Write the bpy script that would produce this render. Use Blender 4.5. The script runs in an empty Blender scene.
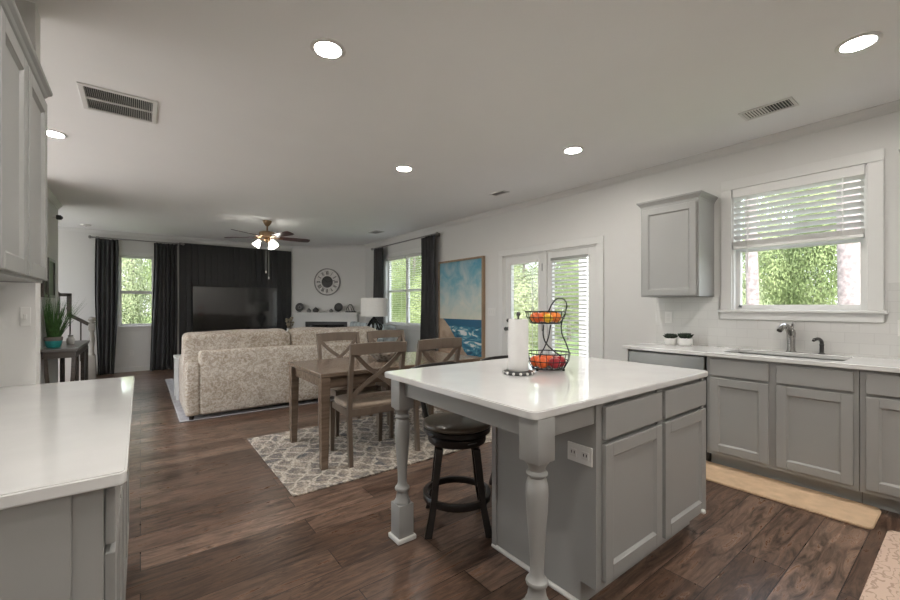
import bpy, bmesh, math, random
from mathutils import Vector, Matrix, noise
PI = math.pi
R = math.radians
rnd = random.Random(7)
S = bpy.context.scene
COL = S.collection

# ------------------------------------------------------------------ camera, world, sun, exposure
EYE = 1.285
cam_data = bpy.data.cameras.new('camera')
cam_data.lens = 16.2
cam_data.sensor_width = 36
cam_data.shift_y = 6 / 900
cam_data.clip_start = 0.02
cam = bpy.data.objects.new('camera', cam_data)
COL.objects.link(cam)
cam.location = (0, 0, EYE)
cam.rotation_euler = (R(90), 0, R(-37.4))
S.camera = cam

world = bpy.data.worlds.new('sky')
S.world = world
world.use_nodes = True
wn = world.node_tree.nodes
wbg = wn['Background']
wsky = wn.new('ShaderNodeTexSky')
wsky.sky_type = 'NISHITA'
wsky.sun_disc = False
wsky.sun_elevation = R(50)
wsky.sun_rotation = R(-120)
wsky.air_density = 1.0
wsky.dust_density = 3.0
wsky.ozone_density = 1.0
wmix = wn.new('ShaderNodeMixRGB')
wmix.inputs[0].default_value = 0.6
wmix.inputs[2].default_value = (5.2, 5.4, 5.6, 1)
world.node_tree.links.new(wsky.outputs[0], wmix.inputs[1])
world.node_tree.links.new(wmix.outputs[0], wbg.inputs[0])
wbg.inputs[1].default_value = 0.85

sun_data = bpy.data.lights.new('sun', 'SUN')
sun_data.energy = 4.6
sun_data.angle = R(3)
sun_data.color = (1, .95, .87)
sun = bpy.data.objects.new('sun', sun_data)
COL.objects.link(sun)
sun.rotation_euler = Vector((.75, .66, -math.tan(R(52)))).to_track_quat('-Z', 'Y').to_euler()

CAN = 235.0           # radiance of a recessed lamp's lens
S.view_settings.view_transform = 'Standard'
S.view_settings.look = 'None'
S.view_settings.gamma = 1
S.view_settings.exposure = 0.47
S.cycles.sample_clamp_indirect = 6
S.cycles.max_bounces = 10
S.cycles.diffuse_bounces = 6
S.cycles.caustics_reflective = False
S.cycles.caustics_refractive = False

# ------------------------------------------------------------------ materials
def nodes_of(name):
    m = bpy.data.materials.new(name)
    m.use_nodes = True
    nt = m.node_tree
    return m, nt, nt.nodes['Principled BSDF']

def put(nt, typ, **kw):
    n = nt.nodes.new(typ)
    for k, v in kw.items():
        if k.startswith('i_'):
            n.inputs[k[2:].replace('_', ' ')].default_value = v
        else:
            setattr(n, k, v)
    return n

def C(c):
    return (c[0], c[1], c[2], 1)

def coords(nt, scale=(1, 1, 1), rot=(0, 0, 0), kind='Object'):
    tc = put(nt, 'ShaderNodeTexCoord')
    mp = put(nt, 'ShaderNodeMapping')
    mp.inputs['Scale'].default_value = scale
    mp.inputs['Rotation'].default_value = rot
    nt.links.new(tc.outputs[kind], mp.inputs['Vector'])
    return mp.outputs[0]

def ramp(nt, fac, stops):
    r = put(nt, 'ShaderNodeValToRGB')
    el = r.color_ramp.elements
    while len(el) < len(stops):
        el.new(0.5)
    for e, (p, c) in zip(el, stops):
        e.position = p
        e.color = C(c)
    nt.links.new(fac, r.inputs[0])
    return r.outputs[0]

def mixc(nt, fac, a, b, blend='MIX'):
    m = put(nt, 'ShaderNodeMixRGB', blend_type=blend)
    for sock, v in ((m.inputs[0], fac), (m.inputs[1], a), (m.inputs[2], b)):
        if isinstance(v, (int, float)):
            sock.default_value = v
        elif isinstance(v, tuple):
            sock.default_value = C(v)
        else:
            nt.links.new(v, sock)
    return m.outputs[0]

def noise_tex(nt, vec, scale, detail=3, rough=.5, dist=0):
    n = put(nt, 'ShaderNodeTexNoise')
    n.inputs['Scale'].default_value = scale
    n.inputs['Detail'].default_value = detail
    n.inputs['Roughness'].default_value = rough
    n.inputs['Distortion'].default_value = dist
    nt.links.new(vec, n.inputs['Vector'])
    return n.outputs['Fac']

def bump(nt, p, h, strength, dist=.01):
    b = put(nt, 'ShaderNodeBump')
    b.inputs['Strength'].default_value = strength
    b.inputs['Distance'].default_value = dist
    nt.links.new(h, b.inputs['Height'])
    nt.links.new(b.outputs[0], p.inputs['Normal'])

def plain(name, c, rough=.5, metal=0, spec=.5, vary=.06, scale=8, bmp=0, coat=0, sheen=0):
    m, nt, p = nodes_of(name)
    v = coords(nt)
    f = noise_tex(nt, v, scale, 3)
    lo = tuple(max(0, x * (1 - vary)) for x in c)
    hi = tuple(min(1, x * (1 + vary)) for x in c)
    nt.links.new(ramp(nt, f, [(.3, lo), (.7, hi)]), p.inputs['Base Color'])
    p.inputs['Roughness'].default_value = rough
    p.inputs['Metallic'].default_value = metal
    p.inputs['Specular IOR Level'].default_value = spec
    p.inputs['Coat Weight'].default_value = coat
    p.inputs['Sheen Weight'].default_value = sheen
    if bmp:
        bump(nt, p, noise_tex(nt, v, scale * 12, 2), bmp)
    return m

def wood(name, dark, light, rough=.4, stretch=(1.5, 18, 18), scale=1.6):
    m, nt, p = nodes_of(name)
    v = coords(nt, stretch)
    f = noise_tex(nt, v, scale, 6, .6, .6)
    nt.links.new(ramp(nt, f, [(.28, dark), (.72, light)]), p.inputs['Base Color'])
    p.inputs['Roughness'].default_value = rough
    bump(nt, p, f, .08, .004)
    return m

def emit(name, c, strength):
    m, nt, p = nodes_of(name)
    p.inputs['Base Color'].default_value = C(c)
    p.inputs['Emission Color'].default_value = C(c)
    p.inputs['Emission Strength'].default_value = strength
    return m

M = {}
M['wall'] = plain('wall_paint', (.66, .652, .635), .75, spec=.25, vary=.012, scale=2, bmp=.015)
M['ceiling'] = plain('ceiling_paint', (.86, .86, .85), .9, spec=.1, vary=.01, scale=2)
M['trim'] = plain('trim_paint', (.68, .675, .66), .4, vary=.01)
M['cabinet'] = plain('cabinet_paint', (.312, .311, .300), .42, vary=.015, scale=3)
M['white_board'] = plain('white_board', (.66, .65, .63), .5, vary=.01)
M['quartz'] = plain('white_quartz', (.66, .655, .645), .06, vary=.035, scale=5, coat=.15)
M['black_metal'] = plain('black_metal', (.02, .02, .021), .4, .6)
M['chrome'] = plain('chrome', (.42, .41, .40), .14, 1, vary=.02)
M['steel'] = plain('stainless_steel', (.33, .325, .31), .34, 1, vary=.03, scale=3)
M['dark_steel'] = plain('dark_steel', (.10, .10, .10), .3, .9)
M['espresso'] = wood('espresso_wood', (.007, .005, .0045), (.018, .013, .011), .36)
M['leather'] = plain('brown_leather', (.115, .092, .070), .28, vary=.15, scale=20, bmp=.1)
M['table_wood'] = wood('dining_table_wood', (.105, .074, .053), (.205, .15, .111), .2)
M['chair_wood'] = wood('dining_chair_wood', (.105, .078, .058), (.17, .13, .10), .38, (6, 6, 2))
M['seat_fabric'] = plain('seat_fabric', (.33, .26, .20), .85, vary=.1, scale=40, bmp=.1)
M['velvet'] = plain('charcoal_velvet', (.040, .039, .041), .75, vary=.12, scale=10, sheen=.12)
M['accent'] = plain('black_panel', (.018, .0175, .019), .5, vary=.1, scale=4)
M['screen'] = plain('screen_glass', (.008, .008, .009), .07, spec=1.0, vary=.02)
M['black_plastic'] = plain('black_plastic', (.012, .012, .013), .35)
M['white_plastic'] = plain('white_plastic', (.70, .69, .67), .35, vary=.01)
M['blind'] = plain('blind_vinyl', (.72, .715, .70), .45, vary=.01)
M['paper'] = plain('paper_towel', (.72, .71, .70), .95, vary=.02, scale=30, bmp=.2)
M['ceramic'] = plain('white_ceramic', (.70, .69, .67), .25, vary=.02)
M['teal'] = plain('teal_glaze', (.03, .26, .25), .3, vary=.25, scale=14)
M['clay'] = plain('clay_rim', (.16, .135, .12), .7)
M['soil'] = plain('soil', (.03, .022, .016), .95, vary=.4, scale=60)
M['grass_blade'] = plain('ornamental_grass', (.045, .12, .028), .55, vary=.45, scale=20)
M['succulent'] = plain('succulent_leaf', (.022, .035, .022), .5, vary=.3, scale=30)
M['console'] = wood('console_wood', (.055, .050, .048), (.12, .11, .105), .28)
M['rail_wood'] = wood('handrail_wood', (.03, .024, .02), (.075, .062, .05), .4)
M['newel'] = plain('newel_paint', (.33, .31, .28), .5)
M['gold'] = plain('antique_brass', (.30, .20, .12), .35, .9)
M['blade_wood'] = wood('fan_blade_wood', (.035, .012, .012), (.075, .03, .026), .3)
M['shade_glow'] = emit('frosted_glass_lit', (1, .95, .87), 9)
M['lens'] = emit('lamp_lens_lit', (1, .96, .90), CAN)
M['lampshade'] = plain('linen_lampshade', (.66, .65, .63), .9, vary=.03, scale=50)
M['grey_fabric'] = plain('pale_blue_fabric', (.42, .46, .48), .9, vary=.35, scale=9)
M['dried'] = plain('dried_flower', (.30, .26, .19), .8, vary=.4, scale=30)
M['stone'] = plain('firebox_dark', (.025, .025, .026), .4)
M['grey_iron'] = plain('grey_iron', (.22, .215, .21), .6, vary=.2)
M['clock_wood'] = plain('clock_whitewash', (.64, .62, .60), .7, vary=.12, scale=20)
M['clock_dark'] = plain('clock_dark', (.06, .057, .055), .6, vary=.2)
M['bark'] = plain('pale_bark', (.27, .225, .225), .9, vary=.35, scale=14, bmp=.4)
M['cream_mat'] = plain('tan_mat', (.60, .43, .28), .8, vary=.10, scale=14, bmp=.15)
M['orange'] = plain('orange_peel', (.80, .22, .02), .38, vary=.1, scale=30, bmp=.1)
M['lemon'] = plain('lemon_peel', (.82, .50, .03), .38, vary=.08, scale=30, bmp=.1)
M['deep_orange'] = plain('deep_orange_peel', (.72, .12, .02), .38, vary=.15, scale=30, bmp=.1)
M['red_apple'] = plain('red_apple_skin', (.36, .02, .03), .28, vary=.3, scale=18)
M['stem'] = plain('fruit_stem', (.06, .045, .02), .8)
M['living_rug'] = plain('grey_rug', (.42, .41, .43), .95, vary=.15, scale=20, bmp=.3)
M['white_wood'] = plain('white_wood', (.66, .67, .66), .4)
M['concrete'] = plain('bounce_concrete', (.52, .50, .47), .9, vary=.1, scale=2)
M['deck'] = wood('deck_board', (.22, .19, .16), (.33, .29, .25), .7)

def glass():
    m, nt, p = nodes_of('window_glass')
    nt.nodes.remove(p)
    out = nt.nodes['Material Output']
    tr = put(nt, 'ShaderNodeBsdfTransparent')
    gl = put(nt, 'ShaderNodeBsdfGlossy')
    gl.inputs['Roughness'].default_value = .02
    lw = put(nt, 'ShaderNodeLayerWeight')
    pw = put(nt, 'ShaderNodeMath', operation='POWER')
    pw.inputs[1].default_value = 4
    nt.links.new(lw.outputs['Facing'], pw.inputs[0])
    fr = put(nt, 'ShaderNodeMath', operation='MULTIPLY_ADD')
    fr.inputs[1].default_value = .6
    fr.inputs[2].default_value = .03
    nt.links.new(pw.outputs[0], fr.inputs[0])
    mx = put(nt, 'ShaderNodeMixShader')
    nt.links.new(fr.outputs[0], mx.inputs[0])
    nt.links.new(tr.outputs[0], mx.inputs[1])
    nt.links.new(gl.outputs[0], mx.inputs[2])
    nt.links.new(mx.outputs[0], out.inputs[0])
    return m
M['glass'] = glass()

def floor_mat():
    m, nt, p = nodes_of('wood_plank_floor')
    v = coords(nt)
    br = put(nt, 'ShaderNodeTexBrick', offset=.37, offset_frequency=2)
    br.inputs['Color1'].default_value = (0, 0, 0, 1)
    br.inputs['Color2'].default_value = (1, 1, 1, 1)
    br.inputs['Mortar'].default_value = (.5, .5, .5, 1)
    br.inputs['Scale'].default_value = 1
    br.inputs['Mortar Size'].default_value = .0022
    br.inputs['Brick Width'].default_value = 1.25
    br.inputs['Row Height'].default_value = .19
    nt.links.new(v, br.inputs['Vector'])
    tone = ramp(nt, br.outputs['Color'], [(0, (.070, .041, .028)), (.5, (.112, .068, .048)), (1, (.170, .110, .080))])
    # each plank shifts its own grain
    tc = put(nt, 'ShaderNodeTexCoord')
    add = put(nt, 'ShaderNodeVectorMath', operation='MULTIPLY_ADD')
    add.inputs[1].default_value = (0, 0, 7)
    nt.links.new(br.outputs['Color'], add.inputs[0])
    nt.links.new(tc.outputs['Object'], add.inputs[2])
    mp = put(nt, 'ShaderNodeMapping')
    mp.inputs['Scale'].default_value = (1.3, 9, 1)
    nt.links.new(add.outputs[0], mp.inputs['Vector'])
    grain = noise_tex(nt, mp.outputs[0], 2.2, 9, .7, 1.5)
    g = ramp(nt, grain, [(.32, (.22, .20, .19)), (.48, (.90, .90, .90)), (.66, (1.85, 1.82, 1.78))])
    mp2 = put(nt, 'ShaderNodeMapping')
    mp2.inputs['Scale'].default_value = (2.5, 5, 1)
    nt.links.new(add.outputs[0], mp2.inputs['Vector'])
    knot = noise_tex(nt, mp2.outputs[0], 1.6, 4, .6, 2.2)
    k = ramp(nt, knot, [(.30, (.45, .43, .42)), (.42, (1, 1, 1))])
    c = mixc(nt, 1.0, tone, g, 'MULTIPLY')
    c = mixc(nt, 1.0, c, k, 'MULTIPLY')
    c = mixc(nt, br.outputs['Fac'], c, (.018, .012, .01))
    nt.links.new(c, p.inputs['Base Color'])
    nt.links.new(ramp(nt, grain, [(.3, (.36, .36, .36)), (.7, (.25, .25, .25))]), p.inputs['Roughness'])
    inv = put(nt, 'ShaderNodeMath', operation='SUBTRACT')
    inv.inputs[0].default_value = 1
    nt.links.new(br.outputs['Fac'], inv.inputs[1])
    b1 = put(nt, 'ShaderNodeBump')
    b1.inputs['Strength'].default_value = .25
    b1.inputs['Distance'].default_value = .003
    nt.links.new(inv.outputs[0], b1.inputs['Height'])
    b2 = put(nt, 'ShaderNodeBump')
    b2.inputs['Strength'].default_value = .08
    b2.inputs['Distance'].default_value = .003
    nt.links.new(grain, b2.inputs['Height'])
    nt.links.new(b1.outputs[0], b2.inputs['Normal'])
    nt.links.new(b2.outputs[0], p.inputs['Normal'])
    return m
M['floor'] = floor_mat()

def tile_mat():
    m, nt, p = nodes_of('subway_tile')
    v = coords(nt, rot=(R(90), 0, R(90)))      # brick pattern on the y-z plane
    tc = put(nt, 'ShaderNodeTexCoord')
    sx = put(nt, 'ShaderNodeSeparateXYZ')
    cb = put(nt, 'ShaderNodeCombineXYZ')
    nt.links.new(tc.outputs['Object'], sx.inputs[0])
    nt.links.new(sx.outputs['Y'], cb.inputs['X'])
    nt.links.new(sx.outputs['Z'], cb.inputs['Y'])
    br = put(nt, 'ShaderNodeTexBrick', offset=.5)
    br.inputs['Color1'].default_value = (.60, .592, .575, 1)
    br.inputs['Color2'].default_value = (.62, .612, .595, 1)
    br.inputs['Mortar'].default_value = (.54, .53, .515, 1)
    br.inputs['Scale'].default_value = 1
    br.inputs['Mortar Size'].default_value = .0018
    br.inputs['Brick Width'].default_value = .155
    br.inputs['Row Height'].default_value = .0775
    nt.links.new(cb.outputs[0], br.inputs['Vector'])
    nt.links.new(br.outputs['Color'], p.inputs['Base Color'])
    p.inputs['Roughness'].default_value = .18
    bump(nt, p, br.outputs['Fac'], -.15, .002)
    return m
M['tile'] = tile_mat()

def sofa_mat():
    m, nt, p = nodes_of('sofa_jacquard')
    v = coords(nt)
    a = noise_tex(nt, v, 30, 5, .65, 1.2)
    b = noise_tex(nt, v, 5, 3)
    c = ramp(nt, a, [(.40, (.235, .185, .14)), (.5, (.40, .345, .285)), (.58, (.56, .515, .455))])
    c = mixc(nt, .35, c, ramp(nt, b, [(.35, (.33, .27, .21)), (.65, (.55, .51, .46))]))
    nt.links.new(c, p.inputs['Base Color'])
    p.inputs['Roughness'].default_value = .9
    bump(nt, p, a, .35, .01)
    return m
M['sofa'] = sofa_mat()

def rug_mat():
    m, nt, p = nodes_of('shag_rug')
    v = coords(nt)
    n = noise_tex(nt, v, 5.5, 4, .6, .8)
    w = put(nt, 'ShaderNodeTexWave', wave_type='BANDS', bands_direction='DIAGONAL')
    w.inputs['Scale'].default_value = 3.3
    w.inputs['Distortion'].default_value = 7
    w.inputs['Detail'].default_value = 4
    nt.links.new(v, w.inputs['Vector'])
    v2 = coords(nt, rot=(0, 0, R(78)))
    w2 = put(nt, 'ShaderNodeTexWave', wave_type='BANDS', bands_direction='DIAGONAL')
    w2.inputs['Scale'].default_value = 3.3
    w2.inputs['Distortion'].default_value = 7
    w2.inputs['Detail'].default_value = 4
    nt.links.new(v2, w2.inputs['Vector'])
    l1 = ramp(nt, w.outputs['Fac'], [(.80, (0, 0, 0)), (.97, (.85, .85, .85))])
    l2 = ramp(nt, w2.outputs['Fac'], [(.80, (0, 0, 0)), (.97, (.85, .85, .85))])
    lines = mixc(nt, 1, l1, l2, 'LIGHTEN')
    ground = ramp(nt, n, [(.34, (.16, .155, .16)), (.5, (.32, .28, .24)), (.66, (.54, .46, .38))])
    c = mixc(nt, lines, ground, (.66, .59, .50))
    fine = noise_tex(nt, v, 60, 2)
    c = mixc(nt, .75, c, ramp(nt, fine, [(.35, (.40, .38, .37)), (.65, (1.1, 1.1, 1.1))]), 'MULTIPLY')
    nt.links.new(c, p.inputs['Base Color'])
    p.inputs['Roughness'].default_value = 1
    bump(nt, p, fine, .8, .02)
    return m
M['rug'] = rug_mat()

def pink_mat_mat():
    m, nt, p = nodes_of('patterned_mat')
    v = coords(nt)
    w = put(nt, 'ShaderNodeTexWave', wave_type='BANDS', bands_direction='Y')
    w.inputs['Scale'].default_value = 9
    w.inputs['Distortion'].default_value = 14
    w.inputs['Detail'].default_value = 2
    w.inputs['Detail Scale'].default_value = 1.6
    nt.links.new(v, w.inputs['Vector'])
    c = ramp(nt, w.outputs['Fac'], [(.06, (.42, .30, .23)), (.16, (.60, .45, .36))])
    nt.links.new(c, p.inputs['Base Color'])
    p.inputs['Roughness'].default_value = .7
    return m
M['pink_mat'] = pink_mat_mat()

def leaf_mat(name, dark, mid, light):
    m, nt, p = nodes_of(name)
    v = coords(nt)
    f = noise_tex(nt, v, 1.1, 3, .6)
    g = noise_tex(nt, v, 9, 2, .6)
    c = ramp(nt, f, [(.3, dark), (.5, mid), (.7, light)])
    c = mixc(nt, .6, c, ramp(nt, g, [(.3, (.55, .55, .5)), (.7, (1.3, 1.3, 1.2))]), 'MULTIPLY')
    nt.links.new(c, p.inputs['Base Color'])
    p.inputs['Roughness'].default_value = .6
    p.inputs['Specular IOR Level'].default_value = .2
    p.inputs['Subsurface Weight'].default_value = 0
    return m
M['leaf'] = leaf_mat('tree_leaf', (.14, .19, .075), (.25, .32, .15), (.40, .45, .25))
M['leaf_pale'] = leaf_mat('pale_tree_leaf', (.21, .26, .15), (.33, .38, .23), (.47, .51, .34))
M['lawn'] = plain('lawn', (.13, .19, .06), .95, vary=.4, scale=3)

def painting_mat():
    """sky, sea and sand on the picture's own plane: object x across, z up, 0..1"""
    m, nt, p = nodes_of('seascape_paint')
    tc = put(nt, 'ShaderNodeTexCoord')
    sp = put(nt, 'ShaderNodeSeparateXYZ')
    nt.links.new(tc.outputs['Generated'], sp.inputs[0])
    X, Z = sp.outputs['Y'], sp.outputs['Z']           # y falls towards the camera side
    def math_(op, a, b, clamp=False):
        n = put(nt, 'ShaderNodeMath', operation=op, use_clamp=clamp)
        for s, vv in zip(n.inputs, (a, b)):
            if isinstance(vv, (int, float)):
                s.default_value = vv
            else:
                nt.links.new(vv, s)
        return n.outputs[0]
    U = math_('SUBTRACT', 1, X)                       # 0 at the far edge, 1 at the near edge
    gen = tc.outputs['Generated']
    mp = put(nt, 'ShaderNodeMapping')
    mp.inputs['Scale'].default_value = (1, 2.2, 3.2)
    nt.links.new(gen, mp.inputs['Vector'])
    cl = noise_tex(nt, mp.outputs[0], 1.7, 6, .6, .6)
    sky = ramp(nt, Z, [(.38, (.60, .60, .50)), (.55, (.42, .55, .55)), (.78, (.16, .38, .47)), (1, (.075, .28, .40))])
    low = math_('MULTIPLY', ramp(nt, cl, [(.36, (0, 0, 0)), (.66, (1, 1, 1))]), math_('SUBTRACT', 1.45, Z, True))
    sky = mixc(nt, low, sky, (.66, .64, .57))
    mp2 = put(nt, 'ShaderNodeMapping')
    mp2.inputs['Scale'].default_value = (1, 2.2, 8)
    mp2.inputs['Rotation'].default_value = (R(-38), 0, 0)
    nt.links.new(gen, mp2.inputs['Vector'])
    wv = noise_tex(nt, mp2.outputs[0], 1.6, 5, .65, 1.2)
    sea = ramp(nt, wv, [(.36, (.012, .06, .12)), (.50, (.03, .17, .27)), (.57, (.10, .30, .36)), (.61, (.62, .64, .62)), (.70, (.66, .66, .64))])
    far = math_('GREATER_THAN', Z, .30)
    sea = mixc(nt, far, sea, (.02, .11, .20))
    # shore runs from the far edge of the horizon down to the near lower corner
    edge = math_('ADD', math_('MULTIPLY', math_('SUBTRACT', .385, Z), 1.55), math_('MULTIPLY', cl, .14))
    is_sand = math_('LESS_THAN', U, edge)
    sand = ramp(nt, cl, [(.35, (.30, .20, .14)), (.65, (.50, .38, .28))])
    low_part = mixc(nt, is_sand, sea, sand)
    hor = math_('GREATER_THAN', Z, .375)
    c = mixc(nt, hor, low_part, sky)
    nt.links.new(c, p.inputs['Base Color'])
    p.inputs['Roughness'].default_value = .6
    return m
M['painting'] = painting_mat()
M['oak'] = wood('pale_oak_frame', (.24, .16, .10), (.36, .25, .16), .45, (6, 6, 2))

def bowl_mat():
    m, nt, p = nodes_of('woven_bowl')
    v = coords(nt)
    w = put(nt, 'ShaderNodeTexVoronoi')
    w.inputs['Scale'].default_value = 26
    nt.links.new(v, w.inputs['Vector'])
    nt.links.new(ramp(nt, w.outputs['Distance'], [(.2, (.14, .125, .11)), (.6, (.50, .48, .45))]), p.inputs['Base Color'])
    p.inputs['Roughness'].default_value = .6
    return m
M['bowl'] = bowl_mat()

# ------------------------------------------------------------------ mesh helpers
class MB:
    def __init__(self):
        self.bm = bmesh.new()

    def _take(self, tmp, mtx=None):
        if mtx is not None:
            tmp.transform(mtx)
        me = bpy.data.meshes.new('tmp')
        tmp.to_mesh(me)
        tmp.free()
        self.bm.from_mesh(me)
        bpy.data.meshes.remove(me)

    def box(self, x0, x1, y0, y1, z0, z1, bev=0, seg=2, mtx=None):
        t = bmesh.new()
        vs = [t.verts.new((x, y, z)) for x in (x0, x1) for y in (y0, y1) for z in (z0, z1)]
        for f in ((0, 1, 3, 2), (4, 6, 7, 5), (0, 4, 5, 1), (2, 3, 7, 6), (0, 2, 6, 4), (1, 5, 7, 3)):
            t.faces.new([vs[i] for i in f])
        bmesh.ops.recalc_face_normals(t, faces=t.faces)
        if bev:
            b = min(bev, .49 * min(abs(x1 - x0), abs(y1 - y0), abs(z1 - z0)))
            bmesh.ops.bevel(t, geom=list(t.edges), offset=b, segments=seg, affect='EDGES', profile=.5)
        self._take(t, mtx)
        return self

    def prism(self, poly, h0, h1, axis='z', bev=0, mtx=None):
        """polygon extruded along an axis: z -> (x,y), y -> (x,z), x -> (y,z)"""
        t = bmesh.new()
        def P(a, b, h):
            return {'z': (a, b, h), 'y': (a, h, b), 'x': (h, a, b)}[axis]
        lo = [t.verts.new(P(a, b, h0)) for a, b in poly]
        hi = [t.verts.new(P(a, b, h1)) for a, b in poly]
        t.faces.new(lo)
        t.faces.new(hi[::-1])
        n = len(poly)
        for i in range(n):
            t.faces.new((lo[i], hi[i], hi[(i + 1) % n], lo[(i + 1) % n]))
        bmesh.ops.recalc_face_normals(t, faces=t.faces)
        if bev:
            bmesh.ops.bevel(t, geom=list(t.edges), offset=bev, segments=2, affect='EDGES')
        self._take(t, mtx)
        return self

    def tube(self, pts, r, n=8, closed=False, flat=1.0, mtx=None):
        t = bmesh.new()
        pts = [Vector(p) for p in pts]
        k = len(pts)
        rr = r if isinstance(r, (list, tuple)) else [r] * k
        rings = []
        up = Vector((0, 0, 1))
        prev = None
        for i, p in enumerate(pts):
            a = pts[(i - 1) % k] if closed or i else p
            b = pts[(i + 1) % k] if closed or i < k - 1 else p
            d = (b - a).normalized()
            if prev is None:
                s = d.cross(up)
                if s.length < .05:
                    s = d.cross(Vector((1, 0, 0)))
            else:
                s = prev - d * prev.dot(d)
                if s.length < 1e-4:
                    s = d.cross(up)
            s.normalize()
            prev = s
            u = s.cross(d)
            rings.append([t.verts.new(p + (s * math.cos(2 * PI * j / n) + u * math.sin(2 * PI * j / n) * flat) * rr[i]) for j in range(n)])
        m = k if closed else k - 1
        for i in range(m):
            A, B = rings[i], rings[(i + 1) % k]
            for j in range(n):
                t.faces.new((A[j], A[(j + 1) % n], B[(j + 1) % n], B[j]))
        if not closed:
            t.faces.new(rings[0][::-1])
            t.faces.new(rings[-1])
        bmesh.ops.recalc_face_normals(t, faces=t.faces)
        self._take(t, mtx)
        return self

    def lathe(self, prof, n=28, at=(0, 0, 0), mtx=None, close=True):
        t = bmesh.new()
        rings = []
        for r, z in prof:
            if r < 1e-5:
                rings.append([t.verts.new((0, 0, z))])
            else:
                rings.append([t.verts.new((r * math.cos(2 * PI * j / n), r * math.sin(2 * PI * j / n), z)) for j in range(n)])
        for A, B in zip(rings, rings[1:]):
            if len(A) == 1 and len(B) == 1:
                continue
            for j in range(n):
                if len(A) == 1:
                    t.faces.new((A[0], B[(j + 1) % n], B[j]))
                elif len(B) == 1:
                    t.faces.new((A[j], A[(j + 1) % n], B[0]))
                else:
                    t.faces.new((A[j], A[(j + 1) % n], B[(j + 1) % n], B[j]))
        if close:
            for q in (rings[0], rings[-1]):
                if len(q) > 1:
                    t.faces.new(q)
        bmesh.ops.recalc_face_normals(t, faces=t.faces)
        T = Matrix.Translation(at)
        self._take(t, T if mtx is None else mtx @ T)
        return self

    def pillow(self, c, s, e=.35, nu=20, nv=12, wob=0, seed=0, mtx=None):
        """a rounded cushion: superellipsoid with half sizes s"""
        t = bmesh.new()
        def pw(v, k):
            return math.copysign(abs(v) ** k, v)
        rings = []
        for i in range(nv + 1):
            ph = -PI / 2 + PI * i / nv
            row = []
            for j in range(nu):
                th = 2 * PI * j / nu
                x = pw(math.cos(ph), e) * pw(math.cos(th), e)
                y = pw(math.cos(ph), e) * pw(math.sin(th), e)
                z = pw(math.sin(ph), e)
                v = Vector((c[0] + s[0] * x, c[1] + s[1] * y, c[2] + s[2] * z))
                if wob:
                    q = noise.noise(v * 3.1 + Vector((seed, 0, 0)))
                    v += Vector((x * .4, y * .5, z)) * q * wob
                row.append(t.verts.new(v))
                if i in (0, nv):
                    break
            rings.append(row)
        for A, B in zip(rings, rings[1:]):
            for j in range(nu):
                if len(A) == 1:
                    t.faces.new((A[0], B[(j + 1) % nu], B[j]))
                elif len(B) == 1:
                    t.faces.new((A[j], A[(j + 1) % nu], B[0]))
                else:
                    t.faces.new((A[j], A[(j + 1) % nu], B[(j + 1) % nu], B[j]))
        bmesh.ops.recalc_face_normals(t, faces=t.faces)
        self._take(t, mtx)
        return self

    def quad(self, a, b, c, d):
        f = [self.bm.verts.new(p) for p in (a, b, c, d)]
        self.bm.faces.new(f)
        return self

    def build(self, name, mat, parent=None, smooth=None, mods=None):
        me = bpy.data.meshes.new(name)
        self.bm.to_mesh(me)
        self.bm.free()
        o = bpy.data.objects.new(name, me)
        COL.objects.link(o)
        me.materials.append(M[mat] if isinstance(mat, str) else mat)
        if smooth is not None:
            me.shade_smooth()
            if smooth < 180:
                me.set_sharp_from_angle(angle=R(smooth))
        if parent is not None:
            o.parent = parent
        return o


def tag(o, label=None, cat=None, group=None, kind=None):
    if label:
        o['label'] = label
    if cat:
        o['category'] = cat
    if group:
        o['group'] = group
    if kind:
        o['kind'] = kind
    return o

def thing(name, label, cat, loc=(0, 0, 0), rotz=0, group=None):
    o = bpy.data.objects.new(name, None)
    o.empty_display_size = .1
    COL.objects.link(o)
    o.location = loc
    o.rotation_euler = (0, 0, rotz)
    return tag(o, label, cat, group)

def struct(o):
    o['kind'] = 'structure'
    return o

def dup(root, loc=None, rotz=None, label=None, group=None):
    r = root.copy()
    COL.objects.link(r)
    if loc is not None:
        r.location = loc
    if rotz is not None:
        r.rotation_euler = (0, 0, rotz)
    if label:
        r['label'] = label
    if group:
        r['group'] = group
    for ch in list(root.children):
        c = ch.copy()
        COL.objects.link(c)
        c.parent = r
        for g in ch.children:
            d = g.copy()
            COL.objects.link(d)
            d.parent = c
    return r

def arc(c, r, a0, a1, n, z=0, plane='xy'):
    out = []
    for i in range(n + 1):
        a = a0 + (a1 - a0) * i / n
        u, v = r * math.cos(a), r * math.sin(a)
        out.append({'xy': (c[0] + u, c[1] + v, z), 'xz': (c[0] + u, z, c[1] + v), 'yz': (z, c[0] + u, c[1] + v)}[plane])
    return out

def smooth_path(pts, n=6):
    """Catmull-Rom through the points"""
    P = [Vector(p) for p in pts]
    P = [2 * P[0] - P[1]] + P + [2 * P[-1] - P[-2]]
    out = []
    for i in range(1, len(P) - 2):
        a, b, c, d = P[i - 1:i + 3]
        for k in range(n):
            t = k / n
            out.append(.5 * ((2 * b) + (c - a) * t + (2 * a - 5 * b + 4 * c - d) * t * t + (3 * b - a - 3 * c + d) * t ** 3))
    out.append(P[-2])
    return out

# ------------------------------------------------------------------ the room
W, H, FAR, REAR = 4.24, 2.72, 10.1, -2.6
KL, HL = -0.69, -0.93          # kitchen side wall, hall side wall
CX, CY = 2.91, 8.84            # the cut corner with the fireplace

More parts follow.
